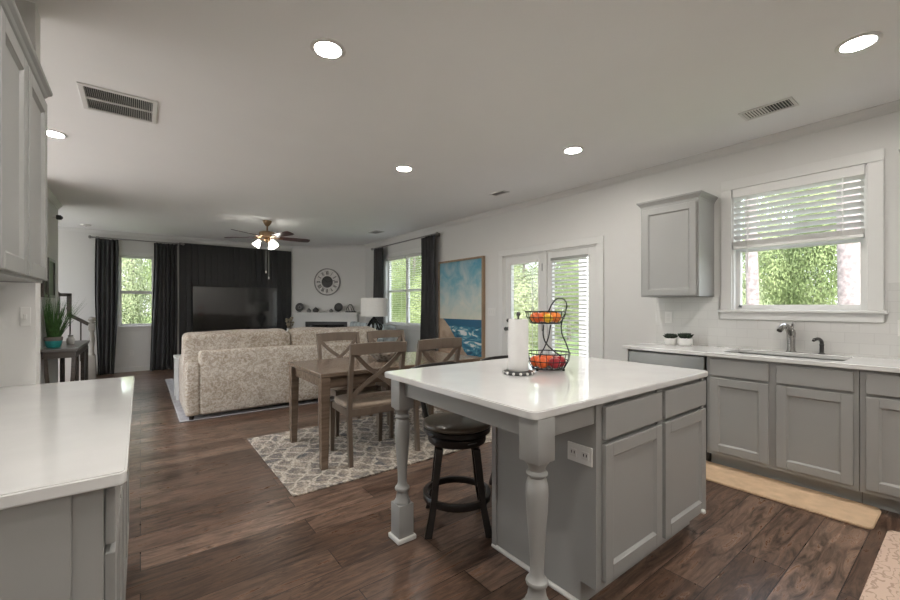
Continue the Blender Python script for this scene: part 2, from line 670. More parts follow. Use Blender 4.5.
def wall_with_holes(name, along, plane0, plane1, a0, a1, holes):
    """a wall whose holes (a0, a1, z0, z1) are left open; along 'x' or 'y'"""
    cuts = sorted({a0, a1, *[h[0] for h in holes], *[h[1] for h in holes]})
    mb = MB()
    for p, q in zip(cuts, cuts[1:]):
        mid = (p + q) / 2
        hs = sorted([(h[2], h[3]) for h in holes if h[0] < mid < h[1]])
        z = 0
        spans = []
        for h0, h1 in hs:
            if h0 > z:
                spans.append((z, h0))
            z = h1
        spans.append((z, H))
        for s0, s1 in spans:
            if along == 'y':
                mb.box(plane0, plane1, p, q, s0, s1)
            else:
                mb.box(p, q, plane0, plane1, s0, s1)
    return struct(mb.build(name, 'wall'))

SW = (.50, 1.355, 1.25, 2.33)          # opening over the sink
FD = (2.71, 4.25, 0.0, 2.01)           # double doors
LW = (6.26, 7.86, .90, 2.31)           # window beside the fireplace
FW = (-.33, .22, .895, 2.27)           # window in the far wall
struct(MB().box(-2.6, W + .14, REAR - .14, FAR + .14, -.12, 0).build('floor', 'floor'))
struct(MB().box(-2.6, W + .14, REAR - .14, FAR + .14, H, H + .14).build('ceiling', 'ceiling'))
wall_with_holes('wall_right', 'y', W, W + .14, REAR, FAR + .14, [SW, FD, LW])
wall_with_holes('wall_far', 'x', FAR, FAR + .14, -2.6, W, [FW])
struct(MB().prism([(CX, FAR), (W, CY), (W, FAR)], 0, H).build('wall_corner', 'wall'))
struct(MB().box(KL - .12, KL, REAR, 2.72, 0, H).build('wall_left', 'wall'))
struct(MB().box(-2.72, -.395, 2.72, 2.84, 0, H).build('wall_pantry', 'wall'))
struct(MB().box(HL - .12, HL, 6.35, 7.97, 0, H).build('wall_hall', 'wall'))  # stops short: the unseen gap towards the pantry admits fill daylight
struct(MB().box(-2.6, HL - .12, 7.85, 7.97, 0, H).build('wall_stairwell', 'wall'))
wall_with_holes('wall_stair_end', 'y', -2.72, -2.6, 7.85, FAR + .14, [(8.2, 9.9, .5, 2.6)])  # unseen opening added so daylight brightens the living area ceiling
struct(MB().box(KL - .12, W, REAR - .14, REAR, 0, H).build('wall_rear', 'wall'))

# black ribbed panelling behind the television
mb = MB().box(.64, CX - .02, FAR - .02, FAR, 0, 2.60)
k = 0
x = .645
while x < CX - .06:
    mb.box(x, min(x + .098, CX - .021), FAR - .036, FAR - .019, .001, 2.599, .006)
    x += .113
struct(mb.build('wall_accent', 'accent'))

# crown and base trims
def crown_profile(s=1.0):
    return [(0, 0), (0, -.085 * s), (.012 * s, -.085 * s), (.02 * s, -.06 * s), (.055 * s, -.02 * s), (.065 * s, -.012 * s), (.065 * s, 0)]

def run_trim(name, prof, a, b, z, inward, mat='trim'):
    """profile (out from the wall, up) swept from a to b in plan"""
    a, b, n = Vector((*a, z)), Vector((*b, z)), Vector((*inward, 0)).normalized()
    mb = MB()
    t = mb.bm
    A = [t.verts.new(a + n * u + Vector((0, 0, v))) for u, v in prof]
    B = [t.verts.new(b + n * u + Vector((0, 0, v))) for u, v in prof]
    m = len(prof)
    for i in range(m):
        t.faces.new((A[i], A[(i + 1) % m], B[(i + 1) % m], B[i]))
    t.faces.new(A[::-1])
    t.faces.new(B)
    bmesh.ops.recalc_face_normals(t, faces=t.faces)
    return struct(mb.build(name, mat))

diag = Vector((CY - FAR, CX - W)).normalized()      # inward normal of the cut corner (towards -x, -y)
diag = (-abs(diag.x), -abs(diag.y))
cp = crown_profile(.75)
run_trim('trim_1', cp, (W, REAR), (W, CY), H, (-1, 0), 'wall')
run_trim('trim_2', cp, (W, CY), (CX, FAR), H, diag, 'wall')
run_trim('trim_3', cp, (-2.6, FAR), (CX, FAR), H, (0, -1))
run_trim('trim_4', cp, (HL, 6.35), (HL, 7.97), H, (1, 0))
bp_ = [(0, 0), (.016, 0), (.016, .085), (.008, .10), (0, .10)]
run_trim('baseboard_right', bp_, (W, 4.37), (W, CY), 0, (-1, 0))
run_trim('baseboard_right_2', bp_, (W, 2.06), (W, 2.60), 0, (-1, 0))
run_trim('baseboard_far', bp_, (-.6, FAR), (.62, FAR), 0, (0, -1))
run_trim('baseboard_hall', bp_, (HL, 6.35), (HL, 7.97), 0, (1, 0))

# subway tile splashback behind the sink counter
mb = MB()
TX = W - .009
mb.box(TX, W, -1.3, .40, .914, 1.45)
mb.box(TX, W, .40, 1.46, .914, 1.165)
mb.box(TX, W, 1.46, 2.03, .914, 1.37)
struct(mb.build('wall_backsplash', 'tile'))

# ---- windows (frame and panes), all in the plane's own coordinates
def window_y(name, y0, y1, z0, z1, mull=0, rail=True, casing=.085, sill=True, head=True):
    """window in the right wall, opening y0..y1, z0..z1"""
    mb = MB()
    c = casing
    x0, x1 = W - .022, W + .001
    mb.box(x0, x1, y0 - c, y0, z0 + .002, z1, .004)
    mb.box(x0, x1, y1, y1 + c, z0 + .002, z1, .004)
    if head:
        mb.box(x0, x1, y0 - c, y1 + c, z1, z1 + c, .004)
    if sill:
        mb.box(W - .045, W + .06, y0 - c - .02, y1 + c + .02, z0 - .022, z0 + .002, .006)
        mb.box(x0, x1, y0 - c, y1 + c, z0 - .085, z0 - .022, .004)
    f = struct(mb.build(name, 'trim'))
    mb = MB()
    t = .045
    X0, X1 = W + .06, W + .105
    edges = [y0, y1]
    if mull:
        n = mull + 1
        edges = [y0 + (y1 - y0) * i / n for i in range(n + 1)]
    mb.box(W + .10, W + .13, y0, y1, z0, z0 + .02)
    for a, b in zip(edges, edges[1:]):
        mb.box(X0, X1, a, a + t, z0, z1, .003)
        mb.box(X0, X1, b - t, b, z0, z1, .003)
        mb.box(X0, X1, a + t, b - t, z0, z0 + t, .003)
        mb.box(X0, X1, a + t, b - t, z1 - t, z1, .003)
        if rail:
            zm = (z0 + z1) / 2
            mb.box(X0, X1, a + t, b - t, zm - .022, zm + .022, .003)
    # jamb lining
    mb.box(W, W + .14, y0 - .001, y0 + .012, z0, z1)
    mb.box(W, W + .14, y1 - .012, y1 + .001, z0, z1)
    mb.box(W, W + .14, y0, y1, z1 - .012, z1 + .001)
    s = struct(mb.build('window_sash', 'trim', f))
    g = MB()
    g.box(W + .080, W + .086, y0 + t, y1 - t, z0 + t, z1 - t)
    struct(g.build('window_pane', 'glass', f))
    return f

win1 = window_y('window_1', *SW, rail=True)
win2 = window_y('window_2', *LW, mull=1)
MB().box(W + .045, W + .06, SW[1] - .058, SW[1] - .030, 1.274, 1.281, .002).box(W + .036, W + .06, SW[1] - .048, SW[1] - .040, 1.281, 1.296, .002).build('window_latch', 'dark_steel', win1)

def window_x(name, x0, x1, z0, z1):
    c = .07
    mb = MB()
    y0, y1 = FAR - .02, FAR + .001
    mb.box(x0 - c, x0, y0, y1, z0 + .001, z1, .004).box(x1, x1 + c, y0, y1, z0 + .001, z1, .004)
    mb.box(x0 - c, x1 + c, y0, y1, z1, z1 + c, .004)
    mb.box(x0 - c - .02, x1 + c + .02, FAR - .05, FAR + .06, z0 - .024, z0 + .001, .006)
    mb.box(x0 - c, x1 + c, y0, y1, z0 - .085, z0 - .024, .004)
    f = struct(mb.build(name, 'trim'))
    t = .04
    mb = MB()
    Y0, Y1 = FAR + .06, FAR + .1
    zm = 1.555
    mb.box(x0, x0 + t, Y0, Y1, z0, z1).box(x1 - t, x1, Y0, Y1, z0, z1)
    mb.box(x0 + t, x1 - t, Y0, Y1, z0, z0 + t).box(x0 + t, x1 - t, Y0, Y1, z1 - t, z1).box(x0 + t, x1 - t, Y0, Y1, zm - .03, zm + .03)
    mb.box(x0 - .001, x0 + .01, FAR, FAR + .14, z0, z1).box(x1 - .01, x1 + .001, FAR, FAR + .14, z0, z1)
    struct(mb.build('window_sash', 'trim', f))
    struct(MB().box(x0 + t, x1 - t, FAR + .078, FAR + .084, z0 + t, z1 - t).build('window_pane', 'glass', f))
    return f
win3 = window_x('window_3', *FW)

# unseen glazing added to let fill daylight into the hall, beyond the pantry wall
mb = MB()
for y_ in (2.84, 4.06, 5.31, 6.56, 7.79):
    mb.box(-2.70, -2.62, y_, y_ + .06, 0, H)
for y_, y2_ in ((2.90, 4.06), (4.12, 5.31), (5.37, 6.56), (6.62, 7.79)):
    mb.box(-2.69, -2.63, y_, y2_, 0, .10).box(-2.69, -2.63, y_, y2_, 2.02, 2.10).box(-2.69, -2.63, y_, y2_, 2.62, H)
fill_win = struct(mb.build('fill_window', 'trim'))
struct(MB().box(-2.665, -2.658, 2.86, 7.80, .06, 2.66).build('window_pane', 'glass', fill_win))

# ---- double glazed doors to the outside
dy0, dy1, dz = FD[0], FD[1], FD[3]
mb = MB()
mb.box(W - .022, W + .001, dy0 - .085, dy0, 0, dz, .004).box(W - .022, W + .001, dy1, dy1 + .085, 0, dz, .004)
mb.box(W - .024, W + .001, dy0 - .085, dy1 + .085, dz, dz + .085, .004)
mb.box(W, W + .14, dy0, dy0 + .02, 0, dz).box(W, W + .14, dy1 - .02, dy1, 0, dz).box(W, W + .14, dy0, dy1, dz - .02, dz)
mid = 3.485
mb.box(W - .012, W + .10, mid - .03, mid + .03, 0, dz)
door = struct(mb.build('door_1', 'trim'))
def leaf(y0, y1, nm, gy0, gy1):
    mb = MB()
    X0, X1 = W + .015, W + .06
    gz0, gz1 = .25, 1.89
    mb.box(X0, X1, y0, gy0, .005, dz - .02, .003).box(X0, X1, gy1, y1, .005, dz - .02, .003)
    mb.box(X0, X1, gy0, gy1, .005, gz0, .003).box(X0, X1, gy0, gy1, gz1, dz - .02, .003)
    t = .022
    for X in (X0 - .008,):
        mb.box(X, X0 + .01, gy0 - t, gy0, gz0 - t, gz1 + t, .003).box(X, X0 + .01, gy1, gy1 + t, gz0 - t, gz1 + t, .003)
        mb.box(X, X0 + .01, gy0, gy1, gz0 - t, gz0, .003).box(X, X0 + .01, gy0, gy1, gz1, gz1 + t, .003)
    lf = struct(mb.build(nm, 'trim', door))
    struct(MB().box(W + .036, W + .042, gy0, gy1, gz0, gz1).build('glass_pane', 'glass', lf))
    return lf
leaf_a = leaf(mid + .035, dy1 - .022, 'door_leaf', 3.61, 4.10)
leaf_b = leaf(dy0 + .022, mid - .035, 'door_leaf', 2.84, 3.37)
for z in (1.80, 1.0, .25):
    MB().box(W - .006, W + .016, 3.515, 3.535, z - .05, z + .05, .004).build('hinge', 'dark_steel', leaf_a)
hb = MB()
hb.lathe([(0, 0), (.028, 0), (.028, .008), (.012, .012), (.012, .035), (.026, .042), (.030, .058), (.022, .072), (0, .075)], 16, mtx=Matrix.Translation((W + .015, 4.165, .955)) @ Matrix.Rotation(R(-90), 4, 'Y'))
hb.build('door_knob', 'dark_steel', leaf_a, 40)
MB().lathe([(0, 0), (.028, 0), (.028, .01), (.014, .014), (.014, .028), (0, .03)], 16, mtx=Matrix.Translation((W + .015, 4.165, 1.075)) @ Matrix.Rotation(R(-90), 4, 'Y')).build('deadbolt', 'dark_steel', leaf_a, 40)

# ------------------------------------------------------------------ window coverings
def slat_blind(name, label, x, y0, y1, z_top, z_slat0, pitch, tilt, wslat, stack=0, valance=.06, wand=None, group=None, rail_h=.03, head='blind', depth=.05):
    b = thing(name, label, 'blind', (x, (y0 + y1) / 2, z_slat0), 0, group)
    def L(z):
        return z - z_slat0
    hw = (y1 - y0) / 2
    MB().box(-depth / 2, depth / 2, -hw, hw, L(z_top - valance), L(z_top), .004).build('headrail', head, b)
    z = z_slat0 + rail_h + stack + pitch * .6
    n = 0
    base = None
    while z < z_top - valance:
        rot = Matrix.Translation((0, 0, L(z))) @ Matrix.Rotation(tilt, 4, 'Y')
        if base is None:
            base = MB().box(-wslat / 2, wslat / 2, -hw + .005, hw - .005, -.0013, .0013).build('slat', 'blind', b)
            base.matrix_local = rot
        else:
            o = base.copy()
            COL.objects.link(o)
            o.parent = b
            o.matrix_local = rot
        z += pitch
        n += 1
    MB().box(-wslat / 2, wslat / 2, -hw + .003, hw - .003, 0, rail_h, .004).build('bottom_rail', 'blind', b)
    if stack:
        m = MB()
        k = int(stack / .0042)
        for i in range(k):
            m.box(-wslat / 2, wslat / 2, -hw + .005, hw - .005, rail_h + .001 + i * .0042, rail_h + .0036 + i * .0042)
        m.build('stacked_slats', 'blind', b)
    for s in (-.72, .72):
        MB().box(-.0008 - wslat / 2, .0008 - wslat / 2, s * hw - .004, s * hw + .004, .01, L(z_top - valance)).build('ladder_tape', 'blind', b)
    if wand:
        MB().tube([(-depth / 2 - .008, wand, L(z_top - valance)), (-depth / 2 - .01, wand, L(z_top) - .75)], .0045, 8).build('tilt_wand', 'white_plastic', b)
    return b
slat_blind('window_blind', 'white slat blind half raised over the sink window', W - .004, .512, 1.345, 2.325, 1.79, .050, R(36), .050, stack=.045, valance=.075, wand=.30, rail_h=.026)
slat_blind('door_blind', 'white slat blind with open slats on door leaf bearing the knob', W - .014, 3.605, 4.105, 1.905, .26, .050, R(3), .024, valance=.035, depth=.022, rail_h=.016)
slat_blind('door_blind', 'white slat blind on the fixed door leaf behind the fruit basket', W - .014, 2.835, 3.375, 1.905, .26, .050, R(26), .040, valance=.035, head='steel', depth=.022, rail_h=.016)

for ya, yb, wh in ((6.31, 7.035, 'near the seascape painting'), (7.085, 7.81, 'near the fireplace')):
    slat_blind('window_blind', 'open white slat blind in window sash ' + wh, W + .028, ya, yb, 2.295, .905, .044, R(6), .034, valance=.045, depth=.03, rail_h=.018)

def curtain(label, loc, rotz, w, h, folds, seed, flare=0, pinch=.0, pool=0, side=1):
    """hanging folds along local x, hung at z = h above the floor"""
    mb = MB()
    t = mb.bm
    nx, nz = folds * 8, 30
    rr = random.Random(seed)
    ph = [rr.uniform(-.5, .5) for _ in range(folds + 1)]
    grid = []
    for k in range(nz + 1):
        v = k / nz                       # 0 bottom
        row = []
        for i in range(nx + 1):
            u = i / nx
            wz = w * (1 + flare * (1 - v) ** 1.5 - pinch * math.sin(PI * v))
            x = (u - .5) * wz + side * abs(flare) * .42 * w * (1 - v) ** 2
            amp = .030 + .018 * math.sin(2 * u * PI * 1.3 + seed) + .012 * (1 - v)
            a = u * folds * 2 * PI + .7 * math.sin(v * 2.2 + ph[int(u * folds)] * 2) * (1 - v)
            y = amp * math.sin(a) + .012 * math.sin(3.1 * v + 5 * u + seed)
            y -= pool * (1 - v) ** 6
            x += .010 * math.sin(v * 5 + seed + u * 9) * (1 - v)
            row.append(t.verts.new((x, y, h * v + .004)))
        grid.append(row)
    for a, b in zip(grid, grid[1:]):
        for i in range(nx):
            t.faces.new((a[i], a[i + 1], b[i + 1], b[i]))
    bmesh.ops.recalc_face_normals(t, faces=t.faces)
    bmesh.ops.solidify(t, geom=list(t.faces), thickness=.004)
    o = mb.build('curtain', 'velvet', None, 180)
    o.location = loc
    o.rotation_euler = (0, 0, rotz)
    return tag(o, label, 'curtain', 'charcoal curtains')
curtain('charcoal curtain beside the stair newel on the far wall', (-.50, FAR - .11, 0), 0, .33, 2.54, 5, 1, flare=-.28, pinch=-.10, pool=.03, side=-.3)
curtain('charcoal curtain between far window and black ribbed panel', (.405, FAR - .11, 0), 0, .38, 2.54, 6, 2, flare=.22, side=-1, pool=.02)
curtain('charcoal curtain between fireplace wall and window', (W - .13, 7.95, 0), PI / 2, .46, 2.53, 6, 3)
curtain('charcoal curtain next to the framed seascape painting', (W - .13, 6.03, 0), PI / 2, .46, 2.53, 6, 4)

def rod(label, a, b, z, n_out):
    r = thing('curtain_rod', label, 'curtain rod', ((a[0] + b[0]) / 2, (a[1] + b[1]) / 2, z))
    c = Vector(((a[0] + b[0]) / 2, (a[1] + b[1]) / 2))
    A, B = Vector(a) - c, Vector(b) - c
    MB().tube([(A.x, A.y, 0), (B.x, B.y, 0)], .012, 10).build('pole', 'grey_iron', r, 40)
    d = (B - A).normalized()
    for e, s in ((A, -1), (B, 1)):
        mtx = Matrix.Translation((e.x, e.y, 0)) @ Vector((d.x * s, d.y * s, 0)).to_track_quat('Z', 'Y').to_matrix().to_4x4()
        MB().lathe([(0, -.002), (.02, 0), (.02, .012), (.012, .016), (.028, .032), (.030, .045), (.02, .062), (0, .068)], 14, mtx=mtx).build('finial', 'steel', r, 40)
        q = e - d * s * .06
        MB().tube([(q.x, q.y, 0), (q.x + n_out[0] * .11, q.y + n_out[1] * .11, 0)], .008, 8).box(q.x + n_out[0] * .11 - .02, q.x + n_out[0] * .11 + .02, q.y + n_out[1] * .11 - .02, q.y + n_out[1] * .11 + .02, -.03, .03).build('bracket', 'grey_iron', r)
    return r
rod('curtain rod across the far window beside black panelling', (-.70, FAR - .12), (.66, FAR - .12), 2.562, (0, 1))
rod('curtain rod above the double window beside the fireplace', (W - .13, 5.79), (W - .13, 8.20), 2.552, (1, 0))

# ------------------------------------------------------------------ cabinets
def shaker(mb, x0, x1, z0, z1, y, th=.02, fr=.058, rec=.0125):
    """a framed door front whose face lies at y (facing -y)"""
    mb.box(x0, x0 + fr, y, y + th, z0, z1, .0025)
    mb.box(x1 - fr, x1, y, y + th, z0, z1, .0025)
    mb.box(x0 + fr, x1 - fr, y, y + th, z0, z0 + fr, .0025)
    mb.box(x0 + fr, x1 - fr, y, y + th, z1 - fr, z1, .0025)
    # sloped inner bead and flat panel
    a = .010
    t = mb.bm
    def ring(ix, yy):
        return [t.verts.new(p) for p in ((x0 + ix, yy, z0 + ix), (x1 - ix, yy, z0 + ix), (x1 - ix, yy, z1 - ix), (x0 + ix, yy, z1 - ix))]
    A, B = ring(fr - .001, y + .0015), ring(fr + a, y + rec)
    for i in range(4):
        t.faces.new((A[i], A[(i + 1) % 4], B[(i + 1) % 4], B[i]))
    t.faces.new(B)
    mb.box(x0 + fr, x1 - fr, y + rec + .001, y + th, z0 + fr, z1 - fr)

def base_cabinet(name, label, loc, rotz, w, depth, bays, kick=.09, top=.884, group=None, open_top=False):
    """front face frame at local y=0, facing -y, local x 0..w"""
    c = thing(name, label, 'cabinet', loc, rotz, group)
    mb = MB()
    if open_top:            # room for a basin
        mb.box(0, .018, .02, depth, .105, top).box(w - .018, w, .02, depth, .105, top).box(0, w, depth - .012, depth, .105, top).box(0, w, .02, depth, .105, .123)
    else:
        mb.box(0, w, .02, depth, .105, top)
    xs = [0] + [v for b in bays for v in b] + [w]
    for a, b in zip(xs[::2], xs[1::2]):
        mb.box(a, b, 0, .02, .105, top)
    for a, b in bays:
        mb.box(a, b, .001, .02, .105, .155).box(a, b, .001, .02, top - .03, top).box(a, b, .001, .02, .70, .75)
        mb.box(a, b, .012, .02, .155, .70).box(a, b, .012, .02, .75, top - .03)
    mb.build('carcass', 'cabinet', c)
    MB().box(0, w, kick, kick + .016, 0, .105).build('toe_kick', 'cabinet', c)
    for a, b in bays:
        MB().box(a - .012, b + .012, -.02, -.001, .735, .862, .003).build('drawer_front', 'cabinet', c)
        d = MB()
        shaker(d, a - .012, b + .012, .135, .715, -.02)
        d.build('door', 'cabinet', c)
    return c

# island
ix0, ix1, iy0, iy1 = 1.50, 2.575, .965, 1.58
island = thing('kitchen_island', 'grey kitchen island base with turned legs on the wood floor', 'kitchen island', (ix0, iy0, 0))
iw, idp = ix1 - ix0, iy1 - iy0
mb = MB()
mb.box(0.0, iw, .02, idp, .105, .884)
mb.box(0.0, .03, .092, idp - .03, 0, .105)
mb.box(iw - .03, iw, .092, idp - .03, 0, .105)
mb.box(0.0, iw, idp - .03, idp, 0, .105)
bays = [(.053, .523), (.582, 1.045)]
for a, b in ((0, .053), (.523, .582), (1.045, iw)):
    mb.box(a, b, 0, .02, .105, .884)
for a, b in bays:
    mb.box(a, b, .001, .02, .105, .15).box(a, b, .012, .02, .858, .884).box(a, b, .014, .02, .70, .74)
    mb.box(a, b, .012, .02, .15, .70).box(a, b, .012, .02, .74, .858)
mb.box(-.010, .0, idp - .03, idp + .002, 0, .884, .002)
mb.build('carcass', 'cabinet', island)
MB().box(.0, iw, .075, .092, 0, .105).build('toe_kick', 'cabinet', island)
for a, b in bays:
    MB().box(a - .012, b + .012, -.02, -.001, .725, .862, .003).build('drawer_front', 'cabinet', island)
    d = MB()
    shaker(d, a - .012, b + .012, .128, .704, -.02)
    d.build('door', 'cabinet', island)
q = MB().tube([(-.004, .075, .010), (-.004, idp, .010)], .012, 8)
q.build('shoe_moulding', 'white_board', island)
def turned_leg():
    m = MB()
    b = .046
    m.box(-b, b, -b, b, .722, .884, .003)
    m.box(-b, b, -b, b, .02, .20, .003)
    prof = [(.044, .198), (.045, .206), (.041, .214), (.036, .222), (.0305, .255), (.030, .264), (.039, .270), (.0415, .278), (.039, .286), (.031, .292),
            (.0245, .310), (.0255, .36), (.031, .44), (.037, .52), (.0415, .595), (.0405, .630), (.035, .652), (.029, .661),
            (.030, .664), (.038, .669), (.0395, .675), (.037, .681), (.0305, .686), (.0305, .695), (.037, .708), (.045, .718), (.046, .724)]
    m.lathe(prof, 28)
    return m
for lx, ly in ((1.108, .985), (1.108, 1.945)):
    px, py = lx + .046 - ix0, ly + .0 - iy0
    L = turned_leg().build('leg', 'cabinet', island, 35)
    L.location = (px, py, 0)
    pl = MB()
    pl.box(-.058, .058, -.058, .058, 0, .026, .006)
    pb = pl.build('plinth', 'white_board', L)
ap = MB()
xL = 1.108 + .046 - ix0
ap.box(xL - .012, xL + .012, .985 - iy0 + .04, 1.945 - iy0 - .04, .795, .884, .002)
ap.box(xL + .04, 0.0, .985 - iy0 - .012, .985 - iy0 + .012, .795, .884, .002)
ap.box(xL + .04, iw, 1.945 - iy0 - .012, 1.945 - iy0 + .012, .795, .884, .002)
ap.build('apron', 'cabinet', island)
ol = MB().box(-.008, 0, .015, .137, .612, .692, .003)
op = ol.build('outlet', 'white_plastic', island)
for yy in (.046, .106):
    MB().box(-.0105, -.007, yy - .018, yy + .018, .636, .668, .003).build('socket', 'ceramic', op)
    MB().box(-.0112, -.0104, yy - .009, yy - .005, .648, .660).box(-.0112, -.0104, yy + .005, yy + .009, .648, .660).build('slots', 'black_plastic', op)
MB().lathe([(0, 0), (.012, .002), (.014, .012), (.010, .02), (0, .022)], 12, mtx=Matrix.Translation((.99, -.02, .14)) @ Matrix.Rotation(R(90), 4, 'X')).build('bumper', 'white_plastic', island, 40)

def slab(poly, z0, z1, r_, bev=.0035):
    """flat polygon with rounded corners"""
    pts = []
    n = len(poly)
    for i in range(n):
        p, a, b = Vector(poly[i]), Vector(poly[i - 1]), Vector(poly[(i + 1) % n])
        u, v = (a - p).normalized(), (b - p).normalized()
        for k in range(7):
            t = k / 6
            p0, p1 = p + u * r_, p + v * r_
            pts.append(((1 - t) ** 2 * p0 + 2 * t * (1 - t) * p + t * t * p1)[:])
    m = MB()
    t = bmesh.new()
    lo = [t.verts.new((*q_, z0)) for q_ in pts]
    hi = [t.verts.new((*q_, z1)) for q_ in pts]
    fb, ft = t.faces.new(lo[::-1]), t.faces.new(hi)
    k = len(pts)
    for i in range(k):
        t.faces.new((lo[i], lo[(i + 1) % k], hi[(i + 1) % k], hi[i]))
    bmesh.ops.recalc_face_normals(t, faces=t.faces)
    bmesh.ops.bevel(t, geom=list(ft.edges) + list(fb.edges), offset=bev, segments=3, affect='EDGES')
    m._take(t)
    return m
o = slab([(1.088, .938), (2.59, .938), (2.59, 2.05), (1.088, 2.05)], .884, .914, .035).build('island_worktop', 'quartz', None, 40)
tag(o, 'white quartz worktop of the island under the fruit basket', 'worktop')

# sink run along the right wall (fronts face -x)
FX = 3.635
NR = -PI / 2
def run_cab(name, label, y_hi, y_lo, bays, **kw):
    return base_cabinet(name, label, (FX, y_hi, 0), NR, y_hi - y_lo, W - FX - .012, bays, **kw)
run_cab('base_cabinet', 'grey base cabinet with two doors under the sink', 1.338, .466, [(.040, .395), (.465, .835)], open_top=True)
run_cab('base_cabinet', 'grey base cabinet beside the sink unit past the window', .462, -.44, [(.040, .425), (.48, .862)])
run_cab('base_cabinet', 'grey base cabinet at the far end of sink run', -.444, -1.30, [(.040, .40), (.46, .816)])
o = MB().box(FX - .005, W - .02, 2.000, 2.022, 0, .884, .002).build('filler_board', 'white_board')
tag(o, 'pale end panel standing beside the dishwasher', 'panel')
dw = thing('dishwasher', 'stainless steel dishwasher between sink cabinet and end panel', 'dishwasher', (FX, 1.995, 0), NR)
dwl = 1.995 - 1.345
MB().box(0, dwl, .03, .56, .10, .875).build('tub', 'dark_steel', dw)
MB().box(.006, dwl - .006, -.018, .03, .11, .755, .006).build('door', 'steel', dw)
MB().box(.006, dwl - .006, -.014, .03, .760, .868, .006).build('control_panel', 'steel', dw)
MB().box(.20, dwl - .20, -.0155, -.013, .775, .815, .003).build('pocket_handle', 'steel', dw)
MB().box(0, dwl, .07, .09, 0, .10).build('toe_kick', 'black_plastic', dw)
# counter with a cut-out for the sink
sx0, sx1, sy0, sy1 = 3.745, 4.125, .555, 1.265
cx0 = 3.598
mb = MB()
zb, zt = .884, .914
mb.box(cx0, sx0, -1.3, 2.042, zb, zt, .004)
mb.box(sx1, W - .010, -1.3, 2.042, zb, zt, .004)
mb.box(sx0 - .004, sx1 + .004, -1.3, sy0, zb + .0002, zt - .0002)
mb.box(sx0 - .004, sx1 + .004, sy1, 2.0418, zb + .0002, zt - .0002)
o = mb.build('sink_worktop', 'quartz', None)
tag(o, 'white quartz counter along the tiled wall under the window', 'worktop')
sk = thing('kitchen_sink', 'undermount steel double sink below the window', 'sink', ((sx0 + sx1) / 2, (sy0 + sy1) / 2, .68))
hx, hy = (sx1 - sx0) / 2 + .003, (sy1 - sy0) / 2 + .003
m = MB()
m.box(-hx, hx, -hy, hy, 0, .006)
m.box(-hx, -hx + .008, -hy, hy, 0, .203).box(hx - .008, hx, -hy, hy, 0, .203).box(-hx, hx, -hy, -hy + .008, 0, .203).box(-hx, hx, hy - .008, hy, 0, .203)
m.build('basin', 'steel', sk)
MB().box(-hx + .008, hx - .008, -.012, .012, .006, .185, .006).build('divider', 'steel', sk)
for yy in (-.18, .18):
    MB().lathe([(0, .006), (.042, .006), (.045, .009), (.03, .010), (.028, .007), (0, .0065)], 20, at=(0, yy, 0)).build('drain', 'chrome', sk, 40)
fc = thing('faucet', 'chrome kitchen faucet behind the sink', 'faucet', (4.175, .925, .914))
MB().lathe([(0, 0), (.034, 0), (.034, .006), (.028, .012), (.026, .05), (.027, .11), (.030, .15), (.027, .175), (.012, .19), (0, .192)], 20).build('body', 'chrome', fc, 40)
MB().tube(smooth_path([(-.005, 0, .13), (-.035, .01, .185), (-.075, .02, .215), (-.115, .03, .205), (-.150, .04, .175)], 5), [.022] * 5 + [.021] * 5 + [.020] * 5 + [.019] * 6, 14).build('spout', 'chrome', fc, 50)
MB().tube(smooth_path([(0, 0, .17), (.01, -.005, .21), (-.005, -.015, .235)], 4), [.013, .013, .012, .012, .011, .01, .01, .009, .008], 10).build('handle', 'chrome', fc, 50)
sd = thing('soap_dispenser', 'small dark soap dispenser beside the faucet', 'soap dispenser', (4.185, .742, .914))
MB().lathe([(0, 0), (.022, 0), (.022, .006), (.014, .012), (.013, .06), (.016, .075), (0, .078)], 16).build('body', 'dark_steel', sd, 40)
MB().tube(smooth_path([(0, 0, .07), (-.004, .002, .10), (-.035, .015, .118), (-.075, .03, .112)], 5), .0125, 10).build('nozzle', 'dark_steel', sd, 50)
MB().tube([(-.072, .029, .112), (-.084, .033, .104)], .010, 10).build('nozzle_tip', 'chrome', sd)

# wall cupboards
def wall_cabinet(name, label, loc, rotz, w, depth, h, doors, crown_ends=(True, True), cs=1.0):
    c = thing(name, label, 'cabinet', loc, rotz)
    m = MB()
    m.box(0, w, .02, depth, .004, h)
    m.box(0, w, 0, .02, 0, h)
    m.box(0, .018, .02, depth, 0, .004).box(w - .018, w, .02, depth, 0, .004)
    m.build('carcass', 'cabinet', c)
    for a, b in doors:
        d = MB()
        shaker(d, a, b, .012, h - .035, -.02, fr=.056)
        d.build('door', 'cabinet', c)
    # crown: a moulding mitred round the front and the ends
    prof = [(0, -.022), (.006, -.022), (.008, 0), (.02, .012), (.03, .03), (.048, .048), (.052, .06), (.052, .072), (0, .072)]
    prof = [(u * cs, v * cs) for u, v in prof]
    m = MB()
    t = m.bm
    def pt(kind, u, v):
        e0, e1 = (u if crown_ends[0] else 0), (u if crown_ends[1] else 0)
        return {0: (-e0, depth, h + v), 1: (-e0, -u, h + v), 2: (w + e1, -u, h + v), 3: (w + e1, depth, h + v)}[kind]
    rows = [[t.verts.new(pt(k_, u, v)) for u, v in prof] for k_ in range(4)]
    for A, B in zip(rows, rows[1:]):
        for i in range(len(prof) - 1):
            t.faces.new((A[i], A[i + 1], B[i + 1], B[i]))
    bmesh.ops.recalc_face_normals(t, faces=t.faces)
    m.box(.001, w - .001, .001, depth, h - .002, h + .06 * cs)
    m.build('crown', 'cabinet', c)
    return c
wall_cabinet('wall_cabinet', 'grey wall cabinet above the two succulent pots', (3.905, 2.018, 1.372), NR, .518, W - 3.905, .875, [(.022, .500)], (True, True), .62)
